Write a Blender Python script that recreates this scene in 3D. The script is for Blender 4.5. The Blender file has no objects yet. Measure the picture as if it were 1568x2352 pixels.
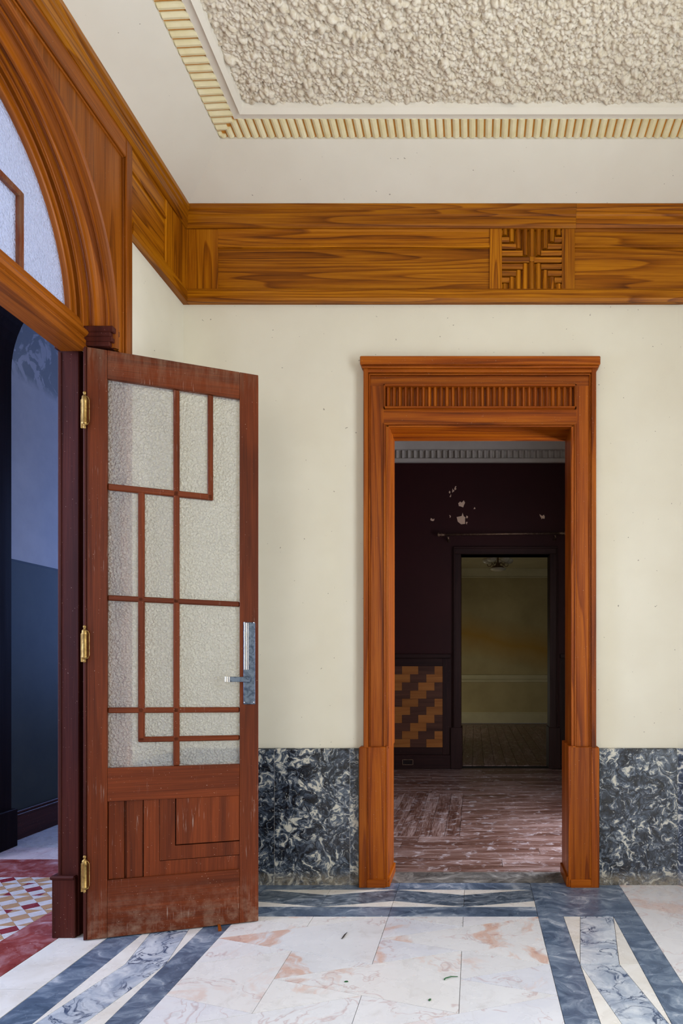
import bpy, bmesh, math, random
import numpy as np
from mathutils import Vector, Matrix
random.seed(7); np.random.seed(7)
sc = bpy.context.scene
COL = sc.collection
PI = math.pi

# ------------------------------------------------------------------ camera, sky, daylight, exposure
F, VX, VY, H = 1520.0, 1090.0, 1520.0, 1.138          # focal length in px, vanishing point, eye height
cam = bpy.data.cameras.new('camera'); co = bpy.data.objects.new('camera', cam); COL.objects.link(co)
co.location = (0, 0, H); co.rotation_euler = (PI/2, 0, 0)
cam.sensor_fit = 'HORIZONTAL'; cam.sensor_width = 36; cam.lens = 36*F/1568
cam.shift_x = (784-VX)/1568; cam.shift_y = (VY-1176)/1568; cam.clip_start = .05
sc.camera = co
w = bpy.data.worlds.new('sky'); sc.world = w; w.use_nodes = True
w.node_tree.nodes['Background'].inputs[0].default_value = (.55, .7, 1, 1)
w.node_tree.nodes['Background'].inputs[1].default_value = .6

def daylight(name, loc, rot, sx, sy, power, col):
    l = bpy.data.lights.new(name, 'AREA'); l.shape = 'RECTANGLE'; l.size = sx; l.size_y = sy
    l.energy = power; l.color = col
    o = bpy.data.objects.new(name, l); COL.objects.link(o); o.location = loc; o.rotation_euler = rot
    return o
daylight('daylight_room_side_window', (1.82, .95, 1.60), (0, PI/2, 0), 2.7, 1.3, 116, (.83, .92, 1))
daylight('daylight_room_rear_window', (-.75, -2.70, 1.95), (PI/2, 0, 0), 1.7, 2.5, 46, (1, .93, .80))
daylight('daylight_hall_side_window', (-4.35, 1.6, 2.1), (0, -PI/2, 0), 2.6, 2.0, 155, (.60, .70, 1))
daylight('added_hall_end_light', (-2.9, -1.45, 1.9), (PI/2, 0, 0), 1.6, 2.4, 40, (.34, .48, 1))  # added lamp with no known window, gives the hall blue ambience
daylight('added_corridor_end_light', (-2.2, 7.16, 1.9), (-PI/2, 0, 0), 1.2, 2.0, 70, (.22, .40, 1))  # added lamp, unseen source at the far end to brighten the corridor wall
daylight('daylight_second_room_window', (1.48, 4.15, 1.2), (0, PI/2, 0), 1.8, .7, 82, (.82, .84, 1))
daylight('daylight_third_room_window', (-1.45, 10.9, .65), (0, -PI/2, 0), .9, 1.3, 6.5, (1, .92, .66))
sc.view_settings.view_transform = 'Standard'; sc.view_settings.look = 'None'
sc.view_settings.gamma = 1; sc.view_settings.use_curve_mapping = False
sc.view_settings.exposure = 0.0
sc.cycles.max_bounces = 7; sc.cycles.diffuse_bounces = 3; sc.cycles.glossy_bounces = 3
sc.cycles.transmission_bounces = 5; sc.cycles.sample_clamp_indirect = 4
sc.cycles.use_adaptive_sampling = True; sc.cycles.adaptive_threshold = .1; sc.cycles.caustics_reflective = False

# ------------------------------------------------------------------ material helpers
def S(r, g, b):
    f = lambda c: (c/255/12.92) if c/255 <= .04045 else ((c/255+.055)/1.055)**2.4
    return (f(r), f(g), f(b), 1)

class NT:
    def __init__(s, name, rough=.5, spec=.5):
        s.m = bpy.data.materials.new(name); s.m.use_nodes = True
        s.t = s.m.node_tree; s.p = s.t.nodes['Principled BSDF']
        s.p.inputs['Roughness'].default_value = rough
        s.p.inputs['Specular IOR Level'].default_value = spec
    def n(s, typ): return s.t.nodes.new(typ)
    def put(s, sock, v):
        if hasattr(v, 'is_output') or isinstance(v, bpy.types.NodeSocket): s.t.links.new(v, sock)
        elif isinstance(v, (int, float)) and sock.type in ('VECTOR', 'RGBA'): sock.default_value = (v,)*len(sock.default_value)
        else: sock.default_value = v
    def coord(s, rand=True):
        c = s.n('ShaderNodeTexCoord').outputs['Object']
        if not rand: return c
        r = s.rand()
        v = s.n('ShaderNodeVectorMath'); v.operation = 'SCALE'; v.inputs[0].default_value = (37, 17, 53); s.t.links.new(r, v.inputs['Scale'])
        a = s.n('ShaderNodeVectorMath'); a.operation = 'ADD'; s.t.links.new(c, a.inputs[0]); s.t.links.new(v.outputs[0], a.inputs[1])
        return a.outputs[0]
    def rand(s): return s.n('ShaderNodeObjectInfo').outputs['Random']
    def scale(s, v, xyz):
        a = s.n('ShaderNodeVectorMath'); a.operation = 'MULTIPLY'; s.put(a.inputs[0], v); a.inputs[1].default_value = xyz
        return a.outputs[0]
    def addv(s, a_, b_):
        a = s.n('ShaderNodeVectorMath'); a.operation = 'ADD'; s.put(a.inputs[0], a_); s.put(a.inputs[1], b_); return a.outputs[0]
    def noise(s, v, sc_=5, detail=3, rough=.5, dist=0, col=False):
        a = s.n('ShaderNodeTexNoise'); s.put(a.inputs['Vector'], v); a.inputs['Scale'].default_value = sc_
        a.inputs['Detail'].default_value = detail; a.inputs['Roughness'].default_value = rough; a.inputs['Distortion'].default_value = dist
        return a.outputs['Color' if col else 'Fac']
    def vor(s, v, sc_=5, feat='F1', out='Distance'):
        a = s.n('ShaderNodeTexVoronoi'); a.feature = feat; s.put(a.inputs['Vector'], v); a.inputs['Scale'].default_value = sc_
        return a.outputs[out]
    def math(s, op, a_, b_=0.0, clamp=False):
        a = s.n('ShaderNodeMath'); a.operation = op; a.use_clamp = clamp; s.put(a.inputs[0], a_); s.put(a.inputs[1], b_); return a.outputs[0]
    def rng(s, v, a0, a1, b0=0, b1=1):
        a = s.n('ShaderNodeMapRange'); s.put(a.inputs['Value'], v)
        for k, x in zip(('From Min', 'From Max', 'To Min', 'To Max'), (a0, a1, b0, b1)): a.inputs[k].default_value = x
        return a.outputs[0]
    def ramp(s, f, stops, interp='LINEAR'):
        a = s.n('ShaderNodeValToRGB'); a.color_ramp.interpolation = interp; e = a.color_ramp.elements
        while len(e) < len(stops): e.new(.5)
        for k, (p, c) in zip(e, stops): k.position = p; k.color = c
        s.put(a.inputs[0], f); return a.outputs[0]
    def mix(s, f, a_, b_, mode='MIX'):
        a = s.n('ShaderNodeMix'); a.data_type = 'RGBA'; a.blend_type = mode
        s.put(a.inputs[0], f); s.put(a.inputs[6], a_); s.put(a.inputs[7], b_); return a.outputs[2]
    def sep(s, v, k):
        a = s.n('ShaderNodeSeparateXYZ'); s.put(a.inputs[0], v); return a.outputs[k]
    def bump(s, h, strength=.3, dist=.002):
        a = s.n('ShaderNodeBump'); s.put(a.inputs['Height'], h); a.inputs['Strength'].default_value = strength; a.inputs['Distance'].default_value = dist
        s.t.links.new(a.outputs[0], s.p.inputs['Normal'])
    def color(s, c): s.put(s.p.inputs['Base Color'], c)

def wood(name, axis, light, mid, dark, fig=1.0, freq=55, rough=.32, specks=0., wear=0., spec=.22, ring=.3, uv=False, along=.5):
    k = NT(name, rough, spec)
    c = k.coord()
    if uv:
        u = k.n('ShaderNodeTexCoord').outputs['UV']; cb = k.n('ShaderNodeCombineXYZ')
        k.put(cb.inputs[0], k.sep(u, 0)); k.put(cb.inputs[2], k.sep(u, 1)); c = cb.outputs[0]; axis = 'Z'
    ax = {'X': 0, 'Y': 1, 'Z': 2}[axis]
    def st(cross, along): v = [cross]*3; v[ax] = along; return tuple(v)
    f1 = k.noise(k.scale(c, st(6.0*fig, along*fig)), 1, 1.6, .42, .15)
    saw = k.math('FRACT', k.math('MULTIPLY', f1, freq))                 # growth rings: slow rise, sharp dark late wood
    rings = k.math('POWER', saw, 3.0)
    rings = k.math('MULTIPLY', rings, k.rng(saw, 1.0, .93, 0, 1))
    fiber = k.noise(k.scale(c, st(170, 3.5)), 1, 3, .65)
    tone = k.noise(k.scale(c, st(16, .9)), 1, 3, .55)
    f = k.math('ADD', k.math('MULTIPLY', rings, ring), k.math('ADD', k.math('MULTIPLY', fiber, .62), k.math('MULTIPLY', tone, .56)))
    col = k.ramp(k.rng(f, .40, 1.02), [(0, light), (.5, mid), (1, dark)])
    hv = k.n('ShaderNodeHueSaturation'); k.put(hv.inputs['Value'], k.rng(k.rand(), 0, 1, .86, 1.12)); k.put(hv.inputs['Color'], col)
    col = hv.outputs[0]
    c0 = k.coord(False)
    if specks:
        sp = k.noise(c, 210, 1, .5)
        col = k.mix(k.math('MULTIPLY', k.rng(sp, .77, .80), specks, True), col, S(205, 180, 160))
    if wear:
        z = k.sep(c0, 2)
        streak = k.rng(k.noise(k.scale(c0, (150, 150, 9)), 1, 4, .6), .60, .74)
        big = k.rng(k.noise(c0, 5.5, 2, .5), .5, .68)
        col = k.mix(k.math('MULTIPLY', k.math('MULTIPLY', streak, big), wear, True), col, S(190, 168, 150))
        dirt = k.math('MULTIPLY', k.rng(z, .22, .0), k.rng(k.noise(c0, 18, 6, .7), .44, .74), True)
        col = k.mix(k.math('MULTIPLY', dirt, .6), col, S(168, 142, 118))
        dust = k.math('MULTIPLY', k.rng(z, 2.26, 2.42), k.rng(k.noise(k.scale(c0, (30, 30, 5)), 1, 5, .7), .40, .72), True)
        col = k.mix(k.math('MULTIPLY', dust, .4), col, S(150, 130, 105))
    k.color(col)
    k.put(k.p.inputs['Roughness'], k.rng(tone, .3, .7, rough-.05, rough+.12))
    k.bump(fiber, .15, .001)
    return k.m

MATS = {}
def W(kind, axis):
    key = (kind, axis)
    if key not in MATS:
        if kind == 'frieze': a = (S(188, 118, 14), S(142, 78, 2), S(74, 30, 0)); MATS[key] = wood('honey_teak_'+axis, axis, *a, fig=1.3, freq=14, rough=.36, ring=.34, along=.32)
        if kind == 'casing': a = (S(170, 90, 12), S(130, 58, 2), S(70, 25, 0)); MATS[key] = wood('orange_teak_'+axis, axis, *a, fig=1.0, freq=10, rough=.36, specks=.7, ring=.30, along=.28)
        if kind == 'arch': a = (S(172, 96, 22), S(130, 66, 8), S(66, 26, 0)); MATS[key] = wood('arch_teak_'+axis, axis, *a, fig=1.0, freq=9, rough=.36, specks=.5, ring=.26, along=.25, uv=(axis == 'UV'))
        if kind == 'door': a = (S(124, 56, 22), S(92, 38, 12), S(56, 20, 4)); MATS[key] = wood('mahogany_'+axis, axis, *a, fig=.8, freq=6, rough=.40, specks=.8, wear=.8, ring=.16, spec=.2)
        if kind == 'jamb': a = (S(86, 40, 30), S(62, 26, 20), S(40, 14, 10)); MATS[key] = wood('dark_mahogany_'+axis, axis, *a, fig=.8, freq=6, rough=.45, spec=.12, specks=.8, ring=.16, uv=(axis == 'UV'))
        if kind == 'dark': a = (S(52, 26, 23), S(37, 17, 16), S(22, 9, 8)); MATS[key] = wood('very_dark_wood_'+axis, axis, *a, fig=.8, freq=6, rough=.5, specks=.3, ring=.16, spec=.2)
        if kind == 'lining': a = (S(30, 14, 14), S(22, 9, 9), S(14, 5, 5)); MATS[key] = wood('near_black_lining_'+axis, axis, *a, fig=.8, freq=6, rough=.6, specks=.2, ring=.16, spec=.06)
        if kind == 'plank': MATS[key] = plank_mat(axis)
    return MATS[key]

def plank_mat(axis):
    k = NT('dusty_plank_'+axis, .42, .5); c = k.coord()
    ax = {'X': 0, 'Y': 1, 'Z': 2}[axis]
    st = [9, 9, 9]; st[ax] = 1.2; fine = [150, 150, 150]; fine[ax] = 5
    a = k.noise(k.scale(c, tuple(st)), 1, 4, .6, .6); b = k.noise(k.scale(c, tuple(fine)), 1, 4, .65)
    f = k.math('ADD', k.math('MULTIPLY', a, .55), k.math('MULTIPLY', b, .5))
    col = k.ramp(f, [(.34, S(54, 30, 22)), (.50, S(104, 72, 60)), (.66, S(170, 146, 138))])
    d = k.rng(k.noise(k.coord(False), 14, 8, .72, .8), .54, .66)
    col = k.mix(k.math('MULTIPLY', d, .7), col, S(206, 198, 200))
    d2 = k.rng(k.noise(k.coord(False), 55, 4, .7), .66, .72)
    col = k.mix(k.math('MULTIPLY', d2, .6), col, S(220, 210, 205))
    k.color(col); k.put(k.p.inputs['Roughness'], k.rng(a, .3, .7, .30, .55)); k.bump(b, .25, .002)
    return k.m

def plaster(name, c1, c2, rough=.75, specks=True, scale=3):
    k = NT(name, rough, .25); c = k.coord(False)
    a = k.noise(c, scale, 3, .6)
    col = k.mix(k.rng(a, .3, .7), c1, c2)
    if specks:
        sp = k.rng(k.noise(c, 60, 1, .4), .79, .82)
        col = k.mix(k.math('MULTIPLY', sp, .55), col, S(90, 70, 50))
        scf = k.math('MULTIPLY', k.rng(k.noise(k.scale(c, (60, 60, 9)), 1, 3, .6, 1.5), .72, .78), k.rng(k.noise(c, 2.2, 2), .55, .68))
        col = k.mix(k.math('MULTIPLY', scf, .25), col, S(120, 105, 90))
    k.color(col)
    return k.m

M = {}
M['wall'] = plaster('cream_wall_paint', S(229, 222, 203), S(223, 215, 195))
M['cove'] = plaster('cove_paint', S(236, 230, 216), S(230, 223, 208))
M['white_mould'] = plaster('white_plaster_moulding', S(238, 230, 216), S(232, 224, 208), specks=False)
def stucco():
    k = NT('popcorn_stucco', .75, .25); c = k.coord(False)
    a = k.noise(c, 70, 4, .6); b = k.noise(c, 2.5, 3, .6)
    col = k.mix(k.rng(a, .35, .7), S(216, 202, 176), S(240, 232, 218))
    col = k.mix(k.rng(k.noise(c, 48, 3, .6), .57, .68, 0, .65), col, S(146, 118, 84))
    col = k.mix(k.rng(b, .5, .75, 0, .35), col, S(205, 190, 168))
    k.color(col); return k.m
M['stucco'] = stucco()
def reedm():
    k = NT('cream_reed', .6, .35); c = k.coord()
    k.color(k.mix(k.rng(k.noise(c, 12, 4, .6), .35, .7), S(248, 238, 200), S(236, 222, 172))); return k.m
M['reed'] = reedm()
M['reed_gap'] = NT('amber_reed_groove', .6).m; M['reed_gap'].node_tree.nodes['Principled BSDF'].inputs[0].default_value = S(206, 138, 52)
M['grout'] = plaster('grout', S(120, 108, 98), S(92, 82, 74), specks=False, scale=20)

def dado_marble():
    k = NT('black_blue_flaked_marble', .24, .5); c = k.coord()
    w1 = k.noise(c, 7, 3, .55, 0, True); w1 = k.scale(w1, (.16, .16, .16))
    v = k.addv(c, w1)
    a = k.noise(v, 15, 7, .62, 2.2)
    b = k.noise(k.addv(v, (5, 3, 9)), 6, 4, .55, 1.2)
    col = k.ramp(k.math('ADD', a, k.math('MULTIPLY', k.math('SUBTRACT', b, .5), .45)),
                 [(.36, S(20, 22, 27)), (.46, S(42, 48, 58)), (.535, S(76, 86, 100)), (.575, S(112, 119, 128)), (.62, S(196, 192, 178)), (.7, S(214, 208, 194))])
    fl = k.rng(k.noise(k.addv(v, (1, 8, 2)), 32, 4, .6, 2.5), .60, .66)
    col = k.mix(k.math('MULTIPLY', fl, .7), col, S(190, 190, 184))
    dk = k.rng(k.noise(k.addv(v, (4, 1, 7)), 20, 5, .6, 2.), .58, .64)
    col = k.mix(k.math('MULTIPLY', dk, .8), col, S(24, 28, 36))
    z = k.sep(k.coord(False), 2)
    dirt = k.math('MULTIPLY', k.rng(z, .075, .03), k.rng(k.noise(c, 30, 5, .7), .3, .6), True)
    col = k.mix(k.math('MULTIPLY', dirt, .7), col, S(150, 138, 118))
    k.color(col); k.put(k.p.inputs['Roughness'], k.rng(b, .3, .7, .16, .34)); return k.m
M['dado'] = dado_marble()

def stone(name, kind):
    k = NT(name, .24, .5); c = k.coord()
    wv = k.addv(c, k.scale(k.noise(c, 4, 3, .5, 0, True), (.25, .25, .25)))
    if kind == 'blue':
        a = k.noise(k.scale(wv, (7, 12, 7)), 1, 7, .66, 1.2)
        col = k.ramp(a, [(.26, S(62, 76, 96)), (.47, S(92, 108, 130)), (.58, S(128, 142, 160)), (.72, S(196, 202, 210))])
        d = k.rng(k.noise(c, 55, 5, .75), .64, .72); col = k.mix(k.math('MULTIPLY', d, .75), col, S(206, 212, 220))
    if kind == 'vein':
        a = k.noise(wv, 7, 5, .6, .8)
        col = k.ramp(a, [(.32, S(150, 162, 180)), (.5, S(198, 204, 212)), (.68, S(226, 228, 230))])
        mk = k.rng(k.noise(k.addv(wv, (6, 1, 2)), 4, 2, .6), .36, .52)
        ve = k.math('ABSOLUTE', k.math('SUBTRACT', k.noise(k.addv(wv, (3, 5, 1)), 9, 5, .58, .8), .5))
        col = k.mix(k.math('MULTIPLY', k.rng(ve, .030, .004, 0, 1), mk), col, S(56, 74, 104))
        sm = k.rng(k.noise(k.addv(wv, (8, 2, 6)), 13, 6, .66, 1.0), .48, .66); col = k.mix(k.math('MULTIPLY', sm, .45), col, S(112, 128, 154))
    if kind == 'slate':   # darker streaked pieces in the back band
        a = k.noise(k.scale(wv, (9, 26, 9)), 1, 7, .66, 1.6)
        col = k.ramp(a, [(.3, S(44, 54, 66)), (.46, S(84, 98, 114)), (.58, S(136, 146, 158)), (.72, S(184, 190, 196))])
    if kind == 'white':
        a = k.noise(wv, 6, 5, .6, .5)
        col = k.ramp(a, [(.3, S(222, 214, 202)), (.6, S(238, 233, 225)), (.8, S(244, 240, 234))])
    if kind == 'pink':
        a = k.noise(wv, 3.2, 6, .62, .8)
        base = k.ramp(k.rand(), [(0, S(236, 231, 225)), (.25, S(228, 226, 226)), (.5, S(236, 230, 222)), (.75, S(220, 220, 227)), (1, S(238, 232, 226))])
        col = k.mix(k.rng(a, .35, .65, 0, .5), base, S(244, 242, 240))
        pk = k.rng(k.noise(k.addv(wv, (9, 9, 9)), 2.6, 6, .66, 1.0), .53, .62)
        amt = k.rng(k.math('FRACT', k.math('MULTIPLY', k.rand(), 7.3)), .15, .75, .1, .8)
        col = k.mix(k.math('MULTIPLY', pk, amt), col, S(218, 172, 148))
        gr = k.rng(k.noise(k.addv(wv, (2, 4, 6)), 11, 6, .7, 1), .56, .72); col = k.mix(k.math('MULTIPLY', gr, .3), col, S(170, 160, 148))
        ve = k.math('ABSOLUTE', k.math('SUBTRACT', k.noise(k.addv(wv, (1, 7, 3)), 1.6, 5, .6, .8), .5))
        col = k.mix(k.rng(ve, .007, .0, 0, .4), col, S(170, 110, 100))
    if kind == 'dust':   # worn threshold
        a = k.noise(wv, 9, 7, .68, 1)
        col = k.ramp(a, [(.32, S(60, 58, 56)), (.5, S(104, 102, 98)), (.64, S(150, 148, 142)), (.76, S(200, 196, 186))])
    if kind == 'red':
        a = k.noise(k.scale(wv, (6, 6, 6)), 1, 7, .68, 1.0)
        col = k.ramp(a, [(.32, S(126, 42, 36)), (.47, S(146, 66, 60)), (.58, S(170, 112, 112)), (.70, S(204, 178, 186))])
        d = k.rng(k.noise(c, 45, 5, .7), .64, .71); col = k.mix(k.math('MULTIPLY', d, .6), col, S(220, 205, 205))
    if kind == 'pinkslab':
        a = k.noise(wv, 5, 6, .65, .6)
        col = k.ramp(a, [(.35, S(206, 182, 184)), (.6, S(222, 206, 206)), (.8, S(232, 222, 222))])
    if kind == 'tilewhite': col = k.mix(k.rng(k.noise(c, 20, 4, .6), .4, .7), S(214, 208, 208), S(200, 192, 190))
    if kind == 'tiletan': col = k.mix(k.rng(k.noise(c, 16, 5, .6), .4, .7), S(190, 148, 108), S(176, 140, 110))
    if kind == 'tilered': col = k.mix(k.rng(k.noise(c, 30, 5, .6), .4, .75), S(128, 36, 42), S(150, 70, 78))
    sp = k.rng(k.noise(c, 120, 2, .5), .74, .77); col = k.mix(k.math('MULTIPLY', sp, .35), col, S(70, 62, 55))
    k.color(col)
    k.put(k.p.inputs['Roughness'], k.rng(k.noise(c, 9, 4, .6), .3, .7, .18, .40))
    return k.m
for kd in 'blue vein slate white pink dust red pinkslab tilewhite tiletan tilered'.split(): M[kd] = stone('stone_'+kd, kd)

def glass(name, tint, w_clear, w_refr, w_transl, w_diff, amp):
    """hammered glass: part of the light passes straight, part is refracted by the relief, part is scattered"""
    k = NT(name, .10, .5); k.color(tint); k.p.inputs['Transmission Weight'].default_value = 1; k.p.inputs['IOR'].default_value = 1.45
    c = k.coord(False)
    a = k.vor(k.addv(c, k.scale(k.noise(c, 90, 1, .5, 0, True), (.012, .012, .012))), 105, 'F1')
    k.bump(a, 1, amp)
    bn = [n for n in k.t.nodes if n.type == 'BUMP'][0].outputs[0]
    def sh(typ, nrm=True):
        x = k.n(typ); k.put(x.inputs[0], tint)
        if nrm: k.t.links.new(bn, x.inputs['Normal'])
        return x.outputs[0]
    def mx(f, x, y): m = k.n('ShaderNodeMixShader'); m.inputs[0].default_value = f; k.t.links.new(x, m.inputs[1]); k.t.links.new(y, m.inputs[2]); return m.outputs[0]
    o = mx(w_transl/(w_transl+w_diff), sh('ShaderNodeBsdfDiffuse'), sh('ShaderNodeBsdfTranslucent'))
    o = mx(w_refr/(w_refr+w_transl+w_diff), o, k.p.outputs[0])
    o = mx(w_clear, o, sh('ShaderNodeBsdfTransparent', False))
    k.t.links.new(o, k.t.nodes['Material Output'].inputs[0]); return k.m
M['pane'] = glass('hammered_glass', S(253, 252, 245), .56, .17, .02, .25, .012)
M['pane_arch'] = glass('hammered_arch_glass', S(246, 247, 250), .06, .36, .48, .10, .026)

def metal(name, c1, c2, rough, scale=40):
    k = NT(name, rough); k.p.inputs['Metallic'].default_value = 1; c = k.coord(False)
    a = k.noise(c, scale, 5, .65, .8); k.color(k.mix(k.rng(a, .42, .64), c1, c2)); k.put(k.p.inputs['Roughness'], k.rng(a, .3, .7, rough, rough+.2)); return k.m
M['chrome'] = metal('dark_reflection_chrome', S(112, 126, 146), S(62, 74, 92), .26)  # base colour lowered so the handle seems to reflect something dark
M['chrome_bright'] = metal('bright_chrome', S(236, 238, 242), S(220, 222, 228), .12)
M['brass'] = metal('aged_brass', S(178, 146, 86), S(134, 106, 60), .36)
M['rod'] = metal('dull_brass_rod', S(150, 124, 104), S(120, 98, 80), .5)
M['black'] = NT('black_recess', .8).m; M['black'].node_tree.nodes['Principled BSDF'].inputs[0].default_value = (.006, .005, .005, 1)
M['maroon'] = plaster('maroon_wall_paint', S(48, 7, 9), S(42, 5, 7), .6, False)
M['chip'] = plaster('bare_plaster_chip', S(226, 196, 170), S(210, 178, 152), specks=False)
M['cornice'] = plaster('grey_cornice', S(196, 190, 180), S(180, 172, 160), specks=False)
M['ceil2'] = plaster('grey_stucco_ceiling', S(188, 186, 184), S(160, 158, 156), specks=False, scale=60)
M['block_tan'] = wood('tan_parquet_block', 'X', S(166, 108, 52), S(144, 88, 38), S(124, 74, 30), fig=1, freq=6, rough=.5)
M['block_dark'] = wood('brown_parquet_block', 'X', S(92, 58, 42), S(76, 46, 34), S(58, 34, 25), fig=1, freq=6, rough=.5)
def room3():
    k = NT('stained_olive_wall', .8, .2); c = k.coord(False)
    col = k.mix(k.rng(k.noise(c, 1.6, 5, .6), .35, .7), S(190, 172, 122), S(170, 152, 106))
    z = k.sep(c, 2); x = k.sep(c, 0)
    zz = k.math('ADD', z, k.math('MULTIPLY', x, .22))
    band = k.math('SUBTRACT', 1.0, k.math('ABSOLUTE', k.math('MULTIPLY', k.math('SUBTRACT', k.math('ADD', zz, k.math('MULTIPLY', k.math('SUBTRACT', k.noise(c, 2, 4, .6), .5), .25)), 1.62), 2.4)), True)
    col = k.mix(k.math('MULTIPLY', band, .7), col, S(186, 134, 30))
    sp = k.rng(k.noise(c, 7, 6, .75, 1), .68, .74); col = k.mix(k.math('MULTIPLY', sp, .6), col, S(70, 56, 34))
    k.color(col); return k.m
M['room3'] = room3()
M['room3_trim'] = plaster('cream_olive_trim', S(206, 194, 152), S(192, 180, 138), specks=False)
M['globe'] = NT('opal_glass', .15, .6).m; M['globe'].node_tree.nodes['Principled BSDF'].inputs[0].default_value = S(236, 226, 192)
def hallwall():
    k = NT('two_tone_hall_paint', .6, .3); c = k.coord(False); z = k.sep(c, 2)
    up = k.mix(k.rng(k.noise(c, 2.2, 5, .65), .35, .7), S(206, 204, 208), S(184, 184, 192))
    lo = k.mix(k.rng(k.noise(c, 3, 6, .65), .35, .7), S(58, 60, 50), S(46, 48, 42))
    fr = k.math('MULTIPLY', k.rng(z, 2.95, 3.02), k.rng(k.noise(k.scale(c, (4, 5, 5)), 1, 5, .6, 2), .44, .5))
    up = k.mix(k.math('MULTIPLY', fr, .6), up, S(96, 110, 116))
    line = k.math('GREATER_THAN', z, 1.774); edge = k.math('GREATER_THAN', z, 1.79)
    col = k.mix(line, lo, S(40, 44, 46)); col = k.mix(edge, col, up)
    k.color(col); return k.m
M['hall'] = hallwall()
M['hall_plain'] = plaster('hall_pale_paint', S(200, 198, 206), S(184, 182, 192), specks=False)
M['leaf'] = NT('dry_green', .7).m; M['leaf'].node_tree.nodes['Principled BSDF'].inputs[0].default_value = S(50, 96, 58)
M['twig'] = NT('dark_twig', .7).m; M['twig'].node_tree.nodes['Principled BSDF'].inputs[0].default_value = S(38, 26, 20)

# ------------------------------------------------------------------ mesh helpers
def link(name, bm, mat, parent=None, smooth=False):
    me = bpy.data.meshes.new(name); bmesh.ops.recalc_face_normals(bm, faces=bm.faces[:]); bm.to_mesh(me); bm.free()
    if mat: me.materials.append(mat)
    if smooth: me.shade_smooth()
    o = bpy.data.objects.new(name, me); COL.objects.link(o)
    if parent: o.parent = parent
    return o
def box_bm(x0, x1, y0, y1, z0, z1, c=0, bm=None):
    bm = bm or bmesh.new()
    r = bmesh.ops.create_cube(bm, size=1)
    for v in r['verts']: v.co = Vector(((x0+x1)/2+v.co.x*(x1-x0), (y0+y1)/2+v.co.y*(y1-y0), (z0+z1)/2+v.co.z*(z1-z0)))
    if c:
        es = list({e for v in r['verts'] for e in v.link_edges})
        bmesh.ops.bevel(bm, geom=es, offset=c, segments=1, affect='EDGES')
    return bm
def box(name, x0, x1, y0, y1, z0, z1, mat, parent=None, c=.0015):
    return link(name, box_bm(min(x0, x1), max(x0, x1), min(y0, y1), max(y0, y1), min(z0, z1), max(z0, z1), c), mat, parent)
def prism_bm(poly, axis, a, b, bm=None):
    """extrude a 2-D outline along an axis; outline coordinates are the other two axes in order"""
    bm = bm or bmesh.new()
    def P(p, t): return {'X': (t, p[0], p[1]), 'Y': (p[0], t, p[1]), 'Z': (p[0], p[1], t)}[axis]
    A = [bm.verts.new(P(p, a)) for p in poly]; B = [bm.verts.new(P(p, b)) for p in poly]
    n = len(poly)
    f1 = bm.faces.new(A); f2 = bm.faces.new(B[::-1])
    for i in range(n): bm.faces.new((A[i], B[i], B[(i+1) % n], A[(i+1) % n]))
    if n > 4: f1.normal_update(); f2.normal_update(); bmesh.ops.triangulate(bm, faces=[f1, f2])
    return bm
def prism(name, poly, axis, a, b, mat, parent=None): return link(name, prism_bm(poly, axis, a, b), mat, parent)
def shrink(poly, d):
    """move every edge of a convex outline inward by d"""
    n = len(poly); A = sum(poly[i][0]*poly[(i+1) % n][1]-poly[(i+1) % n][0]*poly[i][1] for i in range(n))
    if A < 0: poly = poly[::-1]
    L = []
    for i in range(n):
        (x0, y0), (x1, y1) = poly[i], poly[(i+1) % n]; l = math.hypot(x1-x0, y1-y0)
        nx, ny = -(y1-y0)/l, (x1-x0)/l; L.append((nx, ny, nx*x0+ny*y0+d))
    out = []
    for i in range(n):
        a, b = L[i-1], L[i]; det = a[0]*b[1]-a[1]*b[0]
        if abs(det) < 1e-9: return poly
        out.append(((a[2]*b[1]-a[1]*b[2])/det, (a[0]*b[2]-a[2]*b[0])/det))
    return out
def clip(poly, ax, v, keep_less):
    out = []; n = len(poly)
    for i in range(n):
        p, q = poly[i], poly[(i+1) % n]
        pi = (p[ax] <= v+1e-9) if keep_less else (p[ax] >= v-1e-9)
        qi = (q[ax] <= v+1e-9) if keep_less else (q[ax] >= v-1e-9)
        if pi: out.append(p)
        if pi != qi:
            t = (v-p[ax])/(q[ax]-p[ax]); out.append((p[0]+(q[0]-p[0])*t, p[1]+(q[1]-p[1])*t))
    res = []
    for p in out:
        if not res or math.hypot(p[0]-res[-1][0], p[1]-res[-1][1]) > 1e-5: res.append(p)
    if len(res) > 1 and math.hypot(res[0][0]-res[-1][0], res[0][1]-res[-1][1]) < 1e-5: res.pop()
    return res
def area(p): return abs(sum(p[i][0]*p[(i+1) % len(p)][1]-p[(i+1) % len(p)][0]*p[i][1] for i in range(len(p))))/2
def tube_bm(pts, r, seg=8, bm=None):
    bm = bm or bmesh.new(); pts = [Vector(p) for p in pts]; rings = []
    up0 = Vector((0, 0, 1))
    for i, p in enumerate(pts):
        d = (pts[min(i+1, len(pts)-1)]-pts[max(i-1, 0)]).normalized()
        up = up0 if abs(d.dot(up0)) < .9 else Vector((1, 0, 0))
        a = d.cross(up).normalized(); b = d.cross(a)
        rr = r[i] if isinstance(r, (list, tuple)) else r
        rings.append([bm.verts.new(p+(a*math.cos(2*PI*k/seg)+b*math.sin(2*PI*k/seg))*rr) for k in range(seg)])
    for i in range(len(rings)-1):
        for k in range(seg): bm.faces.new((rings[i][k], rings[i][(k+1) % seg], rings[i+1][(k+1) % seg], rings[i+1][k]))
    bm.faces.new(rings[0]); bm.faces.new(rings[-1][::-1]); return bm
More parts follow.
